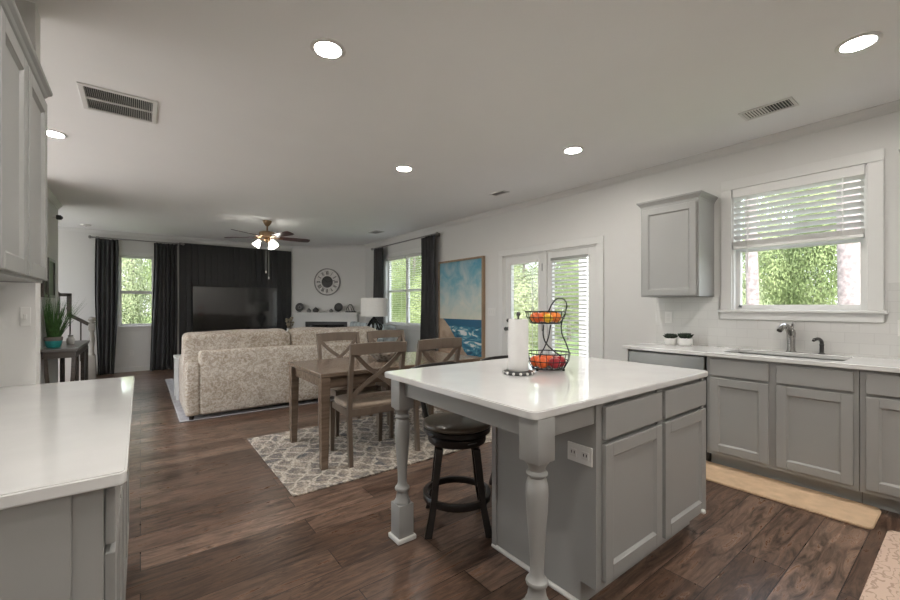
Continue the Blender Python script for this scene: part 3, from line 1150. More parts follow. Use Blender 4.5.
wall_cabinet('wall_cabinet', 'grey wall cabinet on the far side of sink window', (3.905, .285, 1.372), NR, .60, W - 3.905, .875, [(.022, .298), (.302, .578)], (True, True), .62)
LX = -.365
wall_cabinet('wall_cabinet', 'grey wall cabinet above white counter touching pantry wall', (LX, 1.835, 1.392), PI / 2, .835, LX - KL - .002, .868, [(.018, .395), (.425, .812)], (False, True), .6)
wall_cabinet('wall_cabinet', 'grey wall cabinet farther from pantry wall above white counter', (LX, .99, 1.392), PI / 2, .84, LX - KL - .002, .868, [(.018, .41), (.43, .822)], (True, False), .6)

# left counter run (fronts face +x)
LF = -.066
def left_cab(label, y0, y1, bays):
    return base_cabinet('base_cabinet', label, (LF, y0, 0), PI / 2, y1 - y0, LF - KL - .003, bays)
left_cab('grey base cabinet with panelled end under white counter', 1.192, 1.942, [(.04, .35), (.40, .71)])
left_cab('grey base cabinet standing against the pantry wall', 1.946, 2.70, [(.04, .35), (.40, .714)])
o = MB().box(-.60, -.118, 0, .0085, .0, .884, .002).build('filler_board', 'cabinet')
o.location = (0, 1.1825, 0)
tag(o, 'flat grey end panel fixed to the cabinet under white counter', 'panel')
o = slab([(KL, 1.165), (-.024, 1.165), (-.024, 2.718), (KL, 2.718)], .884, .914, .02).build('side_worktop', 'quartz', None, 40)
tag(o, 'white quartz counter running up to the pantry wall', 'worktop')

# ------------------------------------------------------------------ island top: towel roll and fruit basket
tx, ty = 1.645, 1.535
th = thing('paper_towel_holder', 'dark studded round paper towel holder on the island', 'paper towel holder', (tx, ty, .914))
MB().lathe([(0, 0), (.080, 0), (.086, .004), (.086, .012), (.078, .018), (.02, .019), (0, .019)], 32).build('base', 'dark_steel', th, 40)
MB().tube([(0, 0, .015), (0, 0, .318)], .006, 10).lathe([(0, .315), (.010, .318), (.012, .328), (.008, .338), (0, .341)], 12).build('rod', 'dark_steel', th, 50)
m = MB()
for i in range(14):
    a = 2 * PI * i / 14
    m.lathe([(.0085, -.002), (.0085, .002), (.004, .005), (0, .0055)], 8, mtx=Matrix.Translation((.083 * math.cos(a), .083 * math.sin(a), .010)) @ Matrix.Rotation(a, 4, 'Z') @ Matrix.Rotation(R(75), 4, 'Y'))
m.build('studs', 'ceramic', th, 50)
rl = thing('paper_towel_roll', 'white paper towel roll standing on its holder', 'paper towel', (tx, ty, .9335))
MB().lathe([(.021, 0), (.053, 0), (.0545, .003), (.0545, .276), (.053, .279), (.021, .279), (.021, 0)], 36, close=False).build('paper', 'paper', rl, 40)
MB().lathe([(.018, .0), (.0205, 0), (.0205, .281), (.018, .281), (.018, 0)], 24, close=False).build('core', 'clay', rl, 40)

bx, by = 1.885, 1.53
fb = thing('fruit_basket', 'two tier black wire fruit basket on the island', 'fruit basket', (bx, by, .914))
def wire_bowl(cx, cy, z0, z1, r0, r1, nm):
    m = MB()
    for z, r_ in ((z0, r0), ((z0 + z1) / 2, (r0 + r1) / 2 + .008), (z1, r1)):
        m.tube(arc((cx, cy), r_, 0, 2 * PI, 36, z)[:-1], .0028 if z < z1 else .0038, 6, True)
    for i in range(20):
        a = 2 * PI * i / 20
        c_, s_ = math.cos(a), math.sin(a)
        m.tube([(cx + r0 * c_, cy + r0 * s_, z0), (cx + ((r0 + r1) / 2 + .008) * c_, cy + ((r0 + r1) / 2 + .008) * s_, (z0 + z1) / 2), (cx + r1 * c_, cy + r1 * s_, z1)], .0018, 5)
    for i in range(5):
        y_ = (i - 2) * r0 / 2.6
        l = math.sqrt(max(0, r0 * r0 - y_ * y_))
        m.tube([(cx - l, cy + y_, z0), (cx + l, cy + y_, z0)], .0018, 5)
        m.tube([(cx + y_, cy - l, z0), (cx + y_, cy + l, z0)], .0018, 5)
    return m.build(nm, 'black_metal', fb)
# basket frame: local axis u lies across the view
ux, uy = math.cos(R(-37.4)), math.sin(R(-37.4))
def U(d, e=0):
    return (d * ux - e * uy, d * uy + e * ux)
wire_bowl(*U(.002), .012, .100, .092, .126, 'lower_bowl')
wire_bowl(*U(-.012), .272, .338, .084, .115, 'upper_bowl')
def P3(d, z, e=0):
    a = U(d, e)
    return (a[0], a[1], z)
m = MB()
m.tube(smooth_path([P3(.127, .10), P3(.108, .155), P3(.084, .21), P3(.082, .27), P3(.104, .335), P3(.112, .38), P3(.095, .41), P3(.060, .415), P3(.028, .385), P3(.006, .338)], 5), .0042, 8)
m.build('handle', 'black_metal', fb, 60)
m = MB()
m.tube(smooth_path([P3(-.015, .262, .03), P3(-.018, .20, .03), P3(-.002, .15, .02), P3(.045, .102, .0), P3(.072, .08, 0), P3(.08, .02, 0)], 5), .0038, 8)
m.tube(smooth_path([P3(.018, .262, .0), P3(.006, .19, .0), P3(-.018, .13, 0), P3(-.04, .09, 0), P3(-.055, .015, 0)], 5), .0038, 8)
m.build('support', 'black_metal', fb, 60)
for d, e in ((-.07, -.05), (.08, -.05), (-.07, .05), (.08, .05)):
    p = U(d, e)
    MB().lathe([(0, 0), (.006, .001), (.008, .006), (.006, .012), (0, .013)], 10, at=(p[0], p[1], 0)).build('foot', 'black_metal', fb, 50)

def fruit(name, label, cat, group, mat, r, pos, kind):
    o = thing(name, label, cat, pos, rnd.uniform(0, 6), group)
    if kind == 'lemon':
        prof = [(0, -r * 1.22), (r * .2, -r * 1.1), (r * .62, -r * .78), (r * .95, -r * .25), (r * .95, r * .25), (r * .62, r * .78), (r * .22, r * 1.12), (0, r * 1.25)]
        mm = Matrix.Rotation(R(82), 4, 'X')
    elif kind == 'apple':
        prof = [(0, -r * .78), (r * .3, -r * .9), (r * .66, -r * .72), (r * .93, -r * .2), (r, r * .15), (r * .88, r * .58), (r * .55, r * .84), (r * .22, r * .80), (0, r * .62)]
        mm = Matrix.Rotation(R(rnd.uniform(-25, 25)), 4, 'X')
    else:
        prof = [(r * math.sin(PI * i / 10), -r * .95 * math.cos(PI * i / 10)) for i in range(11)]
        prof[0] = (0, prof[0][1])
        prof[-1] = (0, prof[-1][1])
        mm = Matrix.Rotation(R(rnd.uniform(-30, 30)), 4, 'X')
    MB().lathe(prof, 20, mtx=mm).build('skin', mat, o, 180)
    top = mm @ Vector((0, 0, prof[-1][1]))
    d = (mm @ Vector((0, 0, 1)) - mm @ Vector((0, 0, 0))).normalized()
    MB().tube([top - d * .002, top + d * (.014 if kind == 'apple' else .003)], .0018 if kind == 'apple' else .003, 6).build('stem', 'stem', o)
    return o
def ring_pos(i, n, r_, off):
    a_ = 2 * PI * i / n + off
    return r_ * math.cos(a_), r_ * math.sin(a_)
upper = [('orange', 'orange', None, None), ('deep_orange', 'orange', 'reddish orange at the towel side of upper fruit tier', None), ('lemon', 'lemon', 'lemon at the front of upper fruit tier', None),
         ('orange', 'orange', None, None), ('orange', 'orange', None, None), ('orange', 'orange', None, None), ('orange', 'orange', 'orange in the middle of the upper fruit tier', None)]
for i, (mt, kd, lb, g_) in enumerate(upper):
    r_ = .0305 if kd == 'orange' else .027
    d, e = ring_pos(i, 6, .062, R(150)) if i < 6 else (0, 0)
    p = U(d - .012, e)
    fruit(kd, lb or 'orange in the ring of the upper basket tier', kd, None if lb else 'oranges in the upper tier', mt, r_, (bx + p[0], by + p[1], .914 + .2745 + r_ + (.006 if i == 6 else 0)), kd)
lower = [('deep_orange', 'orange'), ('deep_orange', 'orange'), ('red_apple', 'apple'), ('red_apple', 'apple'), ('red_apple', 'apple'), ('deep_orange', 'orange'), ('deep_orange', 'orange')]
for i, (mt, kd) in enumerate(lower):
    r_ = .0335
    d, e = ring_pos(i, 6, .069, R(170)) if i < 6 else (0, 0)
    p = U(d + .002, e)
    lb = 'deep orange fruit in the middle of lower basket tier' if i == 6 else ('red apple in the lower basket tier' if kd == 'apple' else 'deep orange fruit in the ring of lower basket tier')
    fruit(kd, lb, kd, None if i == 6 else ('apples in the lower tier' if kd == 'apple' else 'oranges in the lower tier'), mt, r_, (bx + p[0], by + p[1], .914 + .0145 + r_ + (.008 if i == 6 else 0)), kd)

# ------------------------------------------------------------------ counter stools
def make_stool(label):
    s = thing('counter_stool', label, 'stool')
    MB().lathe([(0, .536), (.15, .536), (.190, .540), (.200, .548), (.200, .570), (.192, .577), (0, .577)], 36).build('seat_ring', 'espresso', s, 40)
    MB().lathe([(0, .577), (.192, .577), (.204, .583), (.206, .592), (.200, .602), (.185, .607), (.10, .610), (0, .611)], 36).build('seat', 'leather', s, 60)
    MB().lathe([(0, .480), (.135, .480), (.168, .485), (.174, .495), (.174, .525), (.168, .532), (0, .532)], 36).build('swivel_base', 'espresso', s, 40)
    MB().box(-.03, .03, -.176, -.168, .508, .514, .001).build('swivel_plate', 'steel', s)
    for sx in (-1, 1):
        for sy in (-1, 1):
            pts = smooth_path([(sx * .105, sy * .105, .47), (sx * .122, sy * .122, .33), (sx * .140, sy * .140, .16), (sx * .170, sy * .170, .0)], 4)
            m = MB()
            t = m.bm
            rings = []
            for i, p in enumerate(pts):
                h_ = .021 - .003 * math.sin(PI * i / (len(pts) - 1))
                rings.append([t.verts.new(Vector((p[0] + a * h_, p[1] + b * h_, max(p[2], 0)))) for a, b in ((-1, -1), (1, -1), (1, 1), (-1, 1))])
            for A, B in zip(rings, rings[1:]):
                for j in range(4):
                    t.faces.new((A[j], A[(j + 1) % 4], B[(j + 1) % 4], B[j]))
            t.faces.new(rings[0])
            t.faces.new(rings[-1][::-1])
            bmesh.ops.recalc_face_normals(t, faces=t.faces)
            bmesh.ops.bevel(t, geom=[e for e in t.edges], offset=.003, segments=1, affect='EDGES')
            m.build('leg', 'espresso', s).rotation_euler = (0, 0, R(-27))
    m = MB()
    m.lathe([(.178, .150), (.200, .150), (.203, .155), (.203, .183), (.200, .188), (.178, .188), (.175, .183), (.175, .155), (.178, .150)], 40, close=False)
    m.build('foot_ring', 'espresso', s, 40)
    for sx in (-1, 1):
        pts = smooth_path([(sx * .115, .135, .53), (sx * .140, .185, .70), (sx * .165, .212, .87)], 4)
        MB().tube(pts, .016, 8).build('back_post', 'espresso', s, 60)
    m = MB()
    for (z0, z1, hw_, y0_) in ((.850, .918, .215, .238), (.70, .735, .15, .205)):
        t = bmesh.new()
        ring = []
        n = 20
        for i in range(n + 1):
            u = -1 + 2 * i / n
            yy = y0_ - .034 * u * u
            zz = .020 * abs(u) ** 3 if z1 > .9 else 0
            ring.append([t.verts.new((u * hw_, yy + q_, z)) for q_, z in ((-.011, z0), (.011, z0), (.011, z1 - zz), (-.011, z1 - zz))])
        for A, B in zip(ring, ring[1:]):
            for j in range(4):
                t.faces.new((A[j], A[(j + 1) % 4], B[(j + 1) % 4], B[j]))
        t.faces.new(ring[0])
        t.faces.new(ring[-1][::-1])
        bmesh.ops.recalc_face_normals(t, faces=t.faces)
        bmesh.ops.bevel(t, geom=list(t.edges), offset=.003, segments=1, affect='EDGES')
        m._take(t)
    m.build('back_rail', 'espresso', s)
    m = MB()
    for i in range(3):
        x0 = -.07 + .07 * i
        m.tube(smooth_path([(x0, .200, .735), (x0 * .7 + .012, .215, .80), (x0, .232, .855)], 4), .008, 6)
    m.build('back_spindles', 'espresso', s)
    return s
st = make_stool('dark swivel stool with brown seat near corner leg of island')
st.location = (1.505, 1.90, 0)
st.rotation_euler = (0, 0, R(-8))
dup(st, (2.085, 1.91, 0), R(-2), 'dark swivel stool behind the paper towel roll and island', None)

# ------------------------------------------------------------------ dining set
o = MB().box(.815, 2.92, 2.795, 4.275, 0.0005, .012, .004).build('dining_rug', 'rug')
tag(o, 'shaggy brown and cream rug under the dining table', 'rug')
dt = thing('dining_table', 'rectangular brown wood dining table on the shaggy rug', 'table', (1.92, 3.51, .012))
tz = .748
thx, thy = .82, .435
MB().box(-thx, thx, -thy, thy, tz - .032, tz, .006).build('tabletop', 'table_wood', dt)
m = MB()
for sy in (-1, 1):
    m.box(-thx + .08, thx - .08, sy * (thy - .055) - .011, sy * (thy - .055) + .011, tz - .125, tz - .032)
for sx in (-1, 1):
    m.box(sx * (thx - .055) - .011, sx * (thx - .055) + .011, -thy + .08, thy - .08, tz - .125, tz - .032)
m.build('apron', 'table_wood', dt)
for sx in (-1, 1):
    for sy in (-1, 1):
        m = MB()
        t = m.bm
        cx_, cy_ = sx * (thx - .045), sy * (thy - .045)
        A = [t.verts.new((cx_ + a * .038, cy_ + b * .038, tz - .032)) for a, b in ((-1, -1), (1, -1), (1, 1), (-1, 1))]
        B = [t.verts.new((cx_ + sx * .006 + a * .027, cy_ + sy * .006 + b * .027, 0)) for a, b in ((-1, -1), (1, -1), (1, 1), (-1, 1))]
        for j in range(4):
            t.faces.new((A[j], A[(j + 1) % 4], B[(j + 1) % 4], B[j]))
        t.faces.new(A)
        t.faces.new(B[::-1])
        bmesh.ops.recalc_face_normals(t, faces=t.faces)
        bmesh.ops.bevel(t, geom=list(t.edges), offset=.003, segments=1, affect='EDGES')
        m.build('leg', 'table_wood', dt)

def bar(m, a, b, w, th_, up=Vector((0, 0, 1)), bev=.003):
    """a straight rectangular bar from a to b; w is measured in the plane of up, th_ across"""
    a, b = Vector(a), Vector(b)
    d = (b - a)
    L = d.length
    d.normalize()
    s = d.cross(up).normalized()
    u = s.cross(d)
    mtx = Matrix((( *s, ), ( *d, ), ( *u, ))).transposed().to_4x4()
    mtx.translation = (a + b) / 2
    m.box(-th_ / 2, th_ / 2, -L / 2, L / 2, -w / 2, w / 2, bev, 1, mtx)

def make_chair(label):
    """cross-back chair facing +y; back at y = 0"""
    c = thing('dining_chair', label, 'chair', (0, 0, 0), 0)
    hw = .225
    for sx in (-1, 1):
        pts = smooth_path([(sx * (hw - .002), -.012, 0), (sx * hw, .003, .22), (sx * hw, .012, .45), (sx * hw, -.012, .72), (sx * (hw), -.055, .955)], 5)
        m = MB()
        t = m.bm
        rings = [[t.verts.new((p[0] + a * .0165, p[1] + b * .019, max(p[2], 0))) for a, b in ((-1, -1), (1, -1), (1, 1), (-1, 1))] for p in pts]
        for A, B in zip(rings, rings[1:]):
            for j in range(4):
                t.faces.new((A[j], A[(j + 1) % 4], B[(j + 1) % 4], B[j]))
        t.faces.new(rings[0])
        t.faces.new(rings[-1][::-1])
        bmesh.ops.recalc_face_normals(t, faces=t.faces)
        m.build('rear_leg', 'chair_wood', c)
        m = MB()
        t = m.bm
        A = [t.verts.new((sx * (hw + .003) + a * .021, .425 + b * .021, .44)) for a, b in ((-1, -1), (1, -1), (1, 1), (-1, 1))]
        B = [t.verts.new((sx * (hw + .003) + a * .015, .43 + b * .015, 0)) for a, b in ((-1, -1), (1, -1), (1, 1), (-1, 1))]
        for j in range(4):
            t.faces.new((A[j], A[(j + 1) % 4], B[(j + 1) % 4], B[j]))
        t.faces.new(A)
        t.faces.new(B[::-1])
        bmesh.ops.recalc_face_normals(t, faces=t.faces)
        m.build('front_leg', 'chair_wood', c)
    m = MB()
    m.box(-hw, hw, .005, .028, .385, .445, .003).box(-hw, hw, .412, .435, .385, .445, .003)
    for sx in (-1, 1):
        m.box(sx * hw - .011, sx * hw + .011, .02, .42, .385, .445, .003)
    m.build('seat_frame', 'chair_wood', c)
    MB().pillow((0, .225, .462), (hw + .012, .222, .030), .45, 28, 10).build('seat_cushion', 'seat_fabric', c, 180)
    # top rail curved backwards
    m = MB()
    t = bmesh.new()
    rings = []
    for i in range(13):
        u = i / 12 * 2 - 1
        x_ = u * (hw + .022)
        y_ = -.055 - .022 * (1 - u * u)
        lo_, hi_ = .885 + .006 * (1 - u * u), .975 + .008 * (1 - u * u)
        rings.append([t.verts.new((x_, y_ + q_, z)) for q_, z in ((-.012, lo_), (.012, lo_), (.008, hi_), (-.016, hi_))])
    for A, B in zip(rings, rings[1:]):
        for j in range(4):
            t.faces.new((A[j], A[(j + 1) % 4], B[(j + 1) % 4], B[j]))
    t.faces.new(rings[0])
    t.faces.new(rings[-1][::-1])
    bmesh.ops.recalc_face_normals(t, faces=t.faces)
    bmesh.ops.bevel(t, geom=list(t.edges), offset=.003, segments=1, affect='EDGES')
    m._take(t)
    m.build('top_rail', 'chair_wood', c)
    m = MB()
    bar(m, (-hw, .012, .545), (hw, .012, .545), .034, .02)
    m.build('lower_rail', 'chair_wood', c)
    m = MB()
    for sx in (-1, 1):
        pts = smooth_path([(sx * (hw - .02), -.052, .895), (sx * .10, -.030, .79), (0, -.018 - sx * .004, .715), (-sx * .11, -.004, .635), (-sx * (hw - .025), .010, .555)], 4)
        t = bmesh.new()
        rings = []
        for i, p in enumerate(pts):
            a_ = pts[max(i - 1, 0)]
            b_ = pts[min(i + 1, len(pts) - 1)]
            d = (Vector(b_) - Vector(a_)).normalized()
            nrm = Vector((0, 1, 0)) - d * d.y
            nrm.normalize()
            sd_ = d.cross(nrm)
            rings.append([t.verts.new(Vector(p) + sd_ * a * .017 + nrm * b * .0075) for a, b in ((-1, -1), (1, -1), (1, 1), (-1, 1))])
        for A, B in zip(rings, rings[1:]):
            for j in range(4):
                t.faces.new((A[j], A[(j + 1) % 4], B[(j + 1) % 4], B[j]))
        t.faces.new(rings[0])
        t.faces.new(rings[-1][::-1])
        bmesh.ops.recalc_face_normals(t, faces=t.faces)
        m._take(t)
    m.build('cross_brace', 'chair_wood', c)
    return c
ch = make_chair('wooden cross-back chair with its back fully shown, nearest the island corner')
ch.location = (1.545, 3.02, .012)
ch.rotation_euler = (0, 0, R(-3))
dup(ch, (2.165, 3.03, .012), R(2), 'wooden cross-back chair in front of the seascape painting')
dup(ch, (1.74, 4.25, .012), PI + R(2), 'wooden cross-back chair between dining table and sofa seam')
dup(ch, (2.345, 4.28, .012), PI, 'wooden cross-back chair on sofa side, below the table lamp')
bw = thing('decorative_bowl', 'woven patterned grey bowl on the dining table', 'bowl', (1.89, 3.52, .760))
MB().lathe([(0, 0), (.07, 0), (.10, .02), (.155, .06), (.175, .085), (.170, .090), (.15, .066), (.095, .028), (.06, .012), (0, .010)], 32).build('shell', 'bowl', bw, 60)
m = MB()
for i in range(7):
    a = i * 2 * PI / 6
    r_ = .065 if i < 6 else 0
    m.pillow((r_ * math.cos(a), r_ * math.sin(a), .058 + (.02 if i == 6 else 0)), (.036, .036, .036), 1, 14, 8)
tag(m.build('filler_ball', 'bowl', bw, 180), kind='stuff')

# ------------------------------------------------------------------ living area
o = MB().box(.345, 2.80, 5.345, 8.6, .0005, .012, .004).build('living_rug', 'living_rug')
tag(o, 'pale grey rug under the front of the sofa', 'rug')
def make_sofa(name, label, loc, rotz, w, d, fab, back_h, seat_h, arm_w, arm_h, n, cush_top, split=None, wob=.02):
    """back plane at y=0, facing +y, x 0..w"""
    s = thing(name, label, 'sofa', loc, rotz)
    MB().box(.01, w - .01, .02, d, .05, .27, .02).build('base', fab, s, 40)
    MB().box(arm_w - .005, w - arm_w + .005, 0, .20, .045, back_h, .035, 3).build('back_frame', fab, s, 40)
    for x0 in (0, w - arm_w):
        MB().box(x0, x0 + arm_w, .0, d, .045, arm_h, .03, 3).build('arm', fab, s, 40)
    iw_ = w - 2 * arm_w
    edges = split or [arm_w + iw_ * i / n for i in range(n + 1)]
    for a, b in zip(edges, edges[1:]):
        MB().pillow(((a + b) / 2, .20 + (d - .2) / 2, seat_h - .09), ((b - a) / 2 - .003, (d - .2) / 2, .095), .28, 28, 12).build('seat_cushion', fab, s, 180)
        a2 = a - (arm_w + .02 if a == edges[0] else 0)
        b2 = b + (arm_w - .02 if b == edges[-1] else 0)
        mx = Matrix.Translation((0, .25, (cush_top + seat_h) / 2)) @ Matrix.Rotation(R(8), 4, 'X')
        bc = MB().pillow(((a2 + b2) / 2, 0, 0), ((b2 - a2) / 2 - .004, .135, (cush_top - seat_h) / 2 + .02), .17, 44, 20, wob, a).build('back_cushion', fab, s, 180)
        bc.matrix_local = mx
    for x0 in (.06, w - .06):
        for y0 in (.06, d - .06):
            MB().lathe([(0, 0), (.022, 0), (.028, .05), (0, .05)], 12, at=(x0, y0, 0)).build('foot', 'espresso', s)
    return s
make_sofa('sofa', 'long beige patterned sofa seen from behind', (.395, 5.30, .0125), 0, 2.42, .98, 'sofa', .765, .46, .135, .638, 2, .945, [.135, 1.155, 2.285])
make_sofa('loveseat', 'pale blue loveseat against the double window wall', (4.0, 6.80, 0), PI / 2, 1.62, .95, 'grey_fabric', .80, .46, .18, .68, 2, .91)
MB_t = thing('end_table', 'dark end table under the drum shade lamp', 'table', (3.08, 6.10, .0))
MB().box(-.24, .24, -.22, .22, .57, .60, .004).build('tabletop', 'console', MB_t)
MB().box(-.21, .21, -.19, .19, .15, .17, .003).build('shelf', 'console', MB_t)
for sx in (-1, 1):
    for sy in (-1, 1):
        MB().box(sx * .21 - .018, sx * .21 + .018, sy * .19 - .018, sy * .19 + .018, .0, .57, .002).build('leg', 'console', MB_t)
lp = thing('table_lamp', 'table lamp with white drum shade and dark branching base', 'lamp', (3.08, 6.10, .60))
m = MB().lathe([(0, 0), (.09, 0), (.095, .012), (.03, .02), (0, .02)], 24)
m.build('foot', 'black_metal', lp, 40)
m = MB()
rr = random.Random(3)
for i in range(9):
    a = 2 * PI * i / 9
    r_ = .10 + .05 * rr.random()
    m.tube(smooth_path([(.01 * math.cos(a), .01 * math.sin(a), .015), (.05 * math.cos(a + .3), .05 * math.sin(a + .3), .14), (r_ * math.cos(a), r_ * math.sin(a), .27 + .08 * rr.random()), (r_ * .55 * math.cos(a - .3), r_ * .55 * math.sin(a - .3), .42), (.008 * math.cos(a), .008 * math.sin(a), .50)], 4), .013, 7)
m.build('branch_base', 'black_metal', lp, 60)
MB().tube([(0, 0, .48), (0, 0, .80)], .006, 8).build('stem', 'black_metal', lp)
MB().lathe([(.217, .515), (.220, .515), (.214, .815), (.211, .815), (.217, .515)], 40, close=False).build('lamp_shade', 'lampshade', lp, 40)
m = MB().tube(arc((0, 0), .216, 0, 2 * PI, 36, .517)[:-1], .003, 5, True)
for i in range(3):
    a = i * 2 * PI / 3
    m.tube([(0, 0, .80), (.212 * math.cos(a), .212 * math.sin(a), .81)], .002, 5)
m.build('shade_ring', 'steel', lp)
stt = thing('side_table', 'small white side table beside the sofa arm', 'table', (.52, 6.75, .012))
MB().box(-.15, .15, -.2, .2, .55, .58, .006).build('tabletop', 'white_wood', stt)
MB().box(-.13, .13, -.18, .18, .12, .14, .003).build('shelf', 'white_wood', stt)
for sx in (-1, 1):
    for sy in (-1, 1):
        MB().box(sx * .125 - .016, sx * .125 + .016, sy * .175 - .016, sy * .175 + .016, 0, .55, .003).build('leg', 'white_wood', stt)

# television
tv = thing('television', 'wide black television on the ribbed black wall', 'television', (1.71, FAR - .040, 1.225))
MB().box(-.845, .845, -.045, 0, -.485, .48, .006).build('case', 'black_plastic', tv)
MB().box(-.835, .835, -.047, -.0455, -.465, .470).build('screen', 'screen', tv)
MB().box(-.10, .10, -.0475, -.0455, -.482, -.472).build('badge_strip', 'steel', tv)

# vase stand
vs = thing('plant_stand', 'slim dark stand under the dried flower vase', 'stand', (2.70, 9.62, 0))
MB().lathe([(0, .58), (.12, .58), (.125, .59), (.12, .605), (0, .605)], 24).build('top', 'black_metal', vs, 40)
MB().tube([(0, 0, .02), (0, 0, .58)], .014, 10).build('post', 'black_metal', vs)
MB().lathe([(0, 0), (.11, 0), (.11, .012), (.02, .025), (0, .025)], 24).build('base', 'black_metal', vs, 40)
va = thing('flower_vase', 'white vase of dried flowers in front of the black panel', 'vase', (2.70, 9.62, .605))
MB().lathe([(0, 0), (.05, 0), (.065, .03), (.06, .09), (.038, .14), (.042, .175), (.036, .175), (.032, .14), (0, .13)], 20).build('vase', 'ceramic', va, 50)
m = MB()
rr = random.Random(5)
for i in range(26):
    a = rr.uniform(0, 2 * PI)
    q_ = rr.uniform(.01, .11)
    h_ = .24 + .18 * rr.random()
    m.tube([(0, 0, .12), (q_ * .5 * math.cos(a), q_ * .5 * math.sin(a), .2), (q_ * math.cos(a), q_ * math.sin(a), h_)], .002, 4)
    m.pillow((q_ * math.cos(a), q_ * math.sin(a), h_), (.021, .021, .023), 1, 8, 6)
m.build('dried_flowers', 'dried', va)

# fireplace on the cut corner: local x along the wall, -y into the room
dv = Vector((W - CX, CY - FAR))
dl = dv.length
ang = math.atan2(dv.y, dv.x)
cen = Vector(((CX + W) / 2, (CY + FAR) / 2))
fp = thing('fireplace', 'white corner fireplace with dark firebox', 'fireplace', (cen.x, cen.y, 0), ang)
MB().box(-.80, .80, -.24, -.001, 1.09, 1.135, .004).box(-.76, .76, -.20, -.001, 1.05, 1.09, .004).build('mantel_shelf', 'grey_iron' if 0 else 'trim', fp)
m = MB().box(-.76, -.52, -.14, -.001, 0, 1.05, .004).box(.52, .76, -.14, -.001, 0, 1.05, .004).box(-.52, .52, -.14, -.001, .915, 1.05, .004)
m.box(-.78, -.50, -.155, -.001, 0, .14, .004).box(.50, .78, -.155, -.001, 0, .14, .004)
m.build('surround', 'trim', fp)
m = MB().box(-.52, -.44, -.11, -.001, 0, .915).box(.44, .52, -.11, -.001, 0, .915).box(-.44, .44, -.11, -.001, .86, .915)
m.build('slate_facing', 'stone', fp)
MB().box(-.44, .44, -.10, -.003, .0, .86).build('firebox', 'black_plastic', fp)
MB().box(-.42, .42, -.104, -.1005, .12, .84).build('fire_glass', 'screen', fp)
def on_mantel(d, y_=-.12):
    v = Vector((d, y_))
    c_, s_ = math.cos(ang), math.sin(ang)
    return (cen.x + v.x * c_ - v.y * s_, cen.y + v.x * s_ + v.y * c_, 1.135)
def plate(label, d, r_, mat, inner, ring=False):
    t = thing('decorative_plate', label, 'plate', on_mantel(d, -.11), ang)
    tilt = Matrix.Translation((0, 0, .012 + r_)) @ Matrix.Rotation(R(-12), 4, 'X') @ Matrix.Rotation(R(90), 4, 'X')
    MB().lathe([(0, 0), (r_ * .6, 0), (r_ * .75, .006), (r_, .014), (r_, .018), (r_ * .72, .010), (0, .006)], 28, mtx=tilt).build('plate', mat, t, 40)
    m = MB()
    if ring:
        m.lathe([(r_ * .28, .004), (r_ * .28, .016), (r_ * .42, .016), (r_ * .42, .004)], 24, mtx=tilt)
    else:
        m.lathe([(0, .008), (r_ * .5, .010), (r_ * .5, .012), (0, .013)], 24, mtx=tilt)
    m.build('medallion', inner, t)
    m = MB().tube([(-.05, -.03, .004), (0, .02, .012), (.05, -.03, .004)], .005, 6).tube([(0, .02, .01), (0, .03, r_ * 1.3)], .004, 6)
    m.build('easel', 'black_metal', t)
plate('dark round plate on mantel end by the black panel', -.66, .105, 'clock_dark', 'grey_iron', True)
plate('solid dark round plate on mantel, toward the window', .30, .105, 'stone', 'clock_dark')
for d, s_, mt, lb, nm in ((-.43, .05, 'grey_iron', 'low grey jar on mantel beside the dark end plate', 'trinket_jar'), (-.26, .065, 'clock_dark', 'dark round jar on the mantel below the clock', 'trinket_jar'), (.12, .045, 'grey_iron', 'little grey jar beside the solid dark plate on mantel', 'trinket_jar')):
    t = thing(nm, lb, 'jar', on_mantel(d), ang)
    MB().lathe([(0, 0), (s_ * .7, 0), (s_ * 1.1, s_ * .6), (s_ * 1.05, s_ * 1.1), (s_ * .6, s_ * 1.45), (0, s_ * 1.45)], 20).build('body', mt, t, 50)
    MB().lathe([(0, s_ * 1.45), (s_ * .62, s_ * 1.45), (s_ * .5, s_ * 1.65), (s_ * .12, s_ * 1.75), (s_ * .14, s_ * 1.95), (0, s_ * 2.0)], 16).build('lid', 'stone', t, 50)
t = thing('wooden_letters', 'low pale word block lying mid mantel', 'ornament', on_mantel(-.06), ang)
m = MB()
for i in range(5):
    m.box(-.09 + i * .04, -.065 + i * .04, -.012, .012, .008, .035, .002)
m.build('carved_blocks', 'clock_wood', t)
MB().box(-.10, .10, -.018, .018, 0, .008).build('base', 'grey_iron', t)
t = thing('ball_ornament', 'pale ball ornament in dark cradle at window end of mantel', 'ornament', on_mantel(.60), ang)
t.location.z += .003
MB().pillow((0, 0, .11), (.075, .075, .075), 1, 20, 12).build('ball', 'clock_wood', t, 180)
m = MB().tube([(-.13, 0, .01), (.13, 0, .01)], .012, 8)
for i in range(4):
    a = R(25 + 43 * i)
    m.tube(smooth_path([(.10 * math.cos(a), -.0, .015), (.085 * math.cos(a) , -.02 * math.sin(a) - .055, .09), (.02 * math.cos(a), -.03, .185)], 4), .008, 6)
m.build('cradle', 'black_metal', t)
t = thing('candle', 'tiny pale candle beside little grey jar on mantel', 'candle', on_mantel(.03), ang)
MB().lathe([(0, 0), (.018, 0), (.018, .05), (0, .05)], 14).build('wax', 'ceramic', t, 40)
MB().tube([(0, 0, .05), (0, 0, .062)], .002, 5).build('wick', 'black_plastic', t)

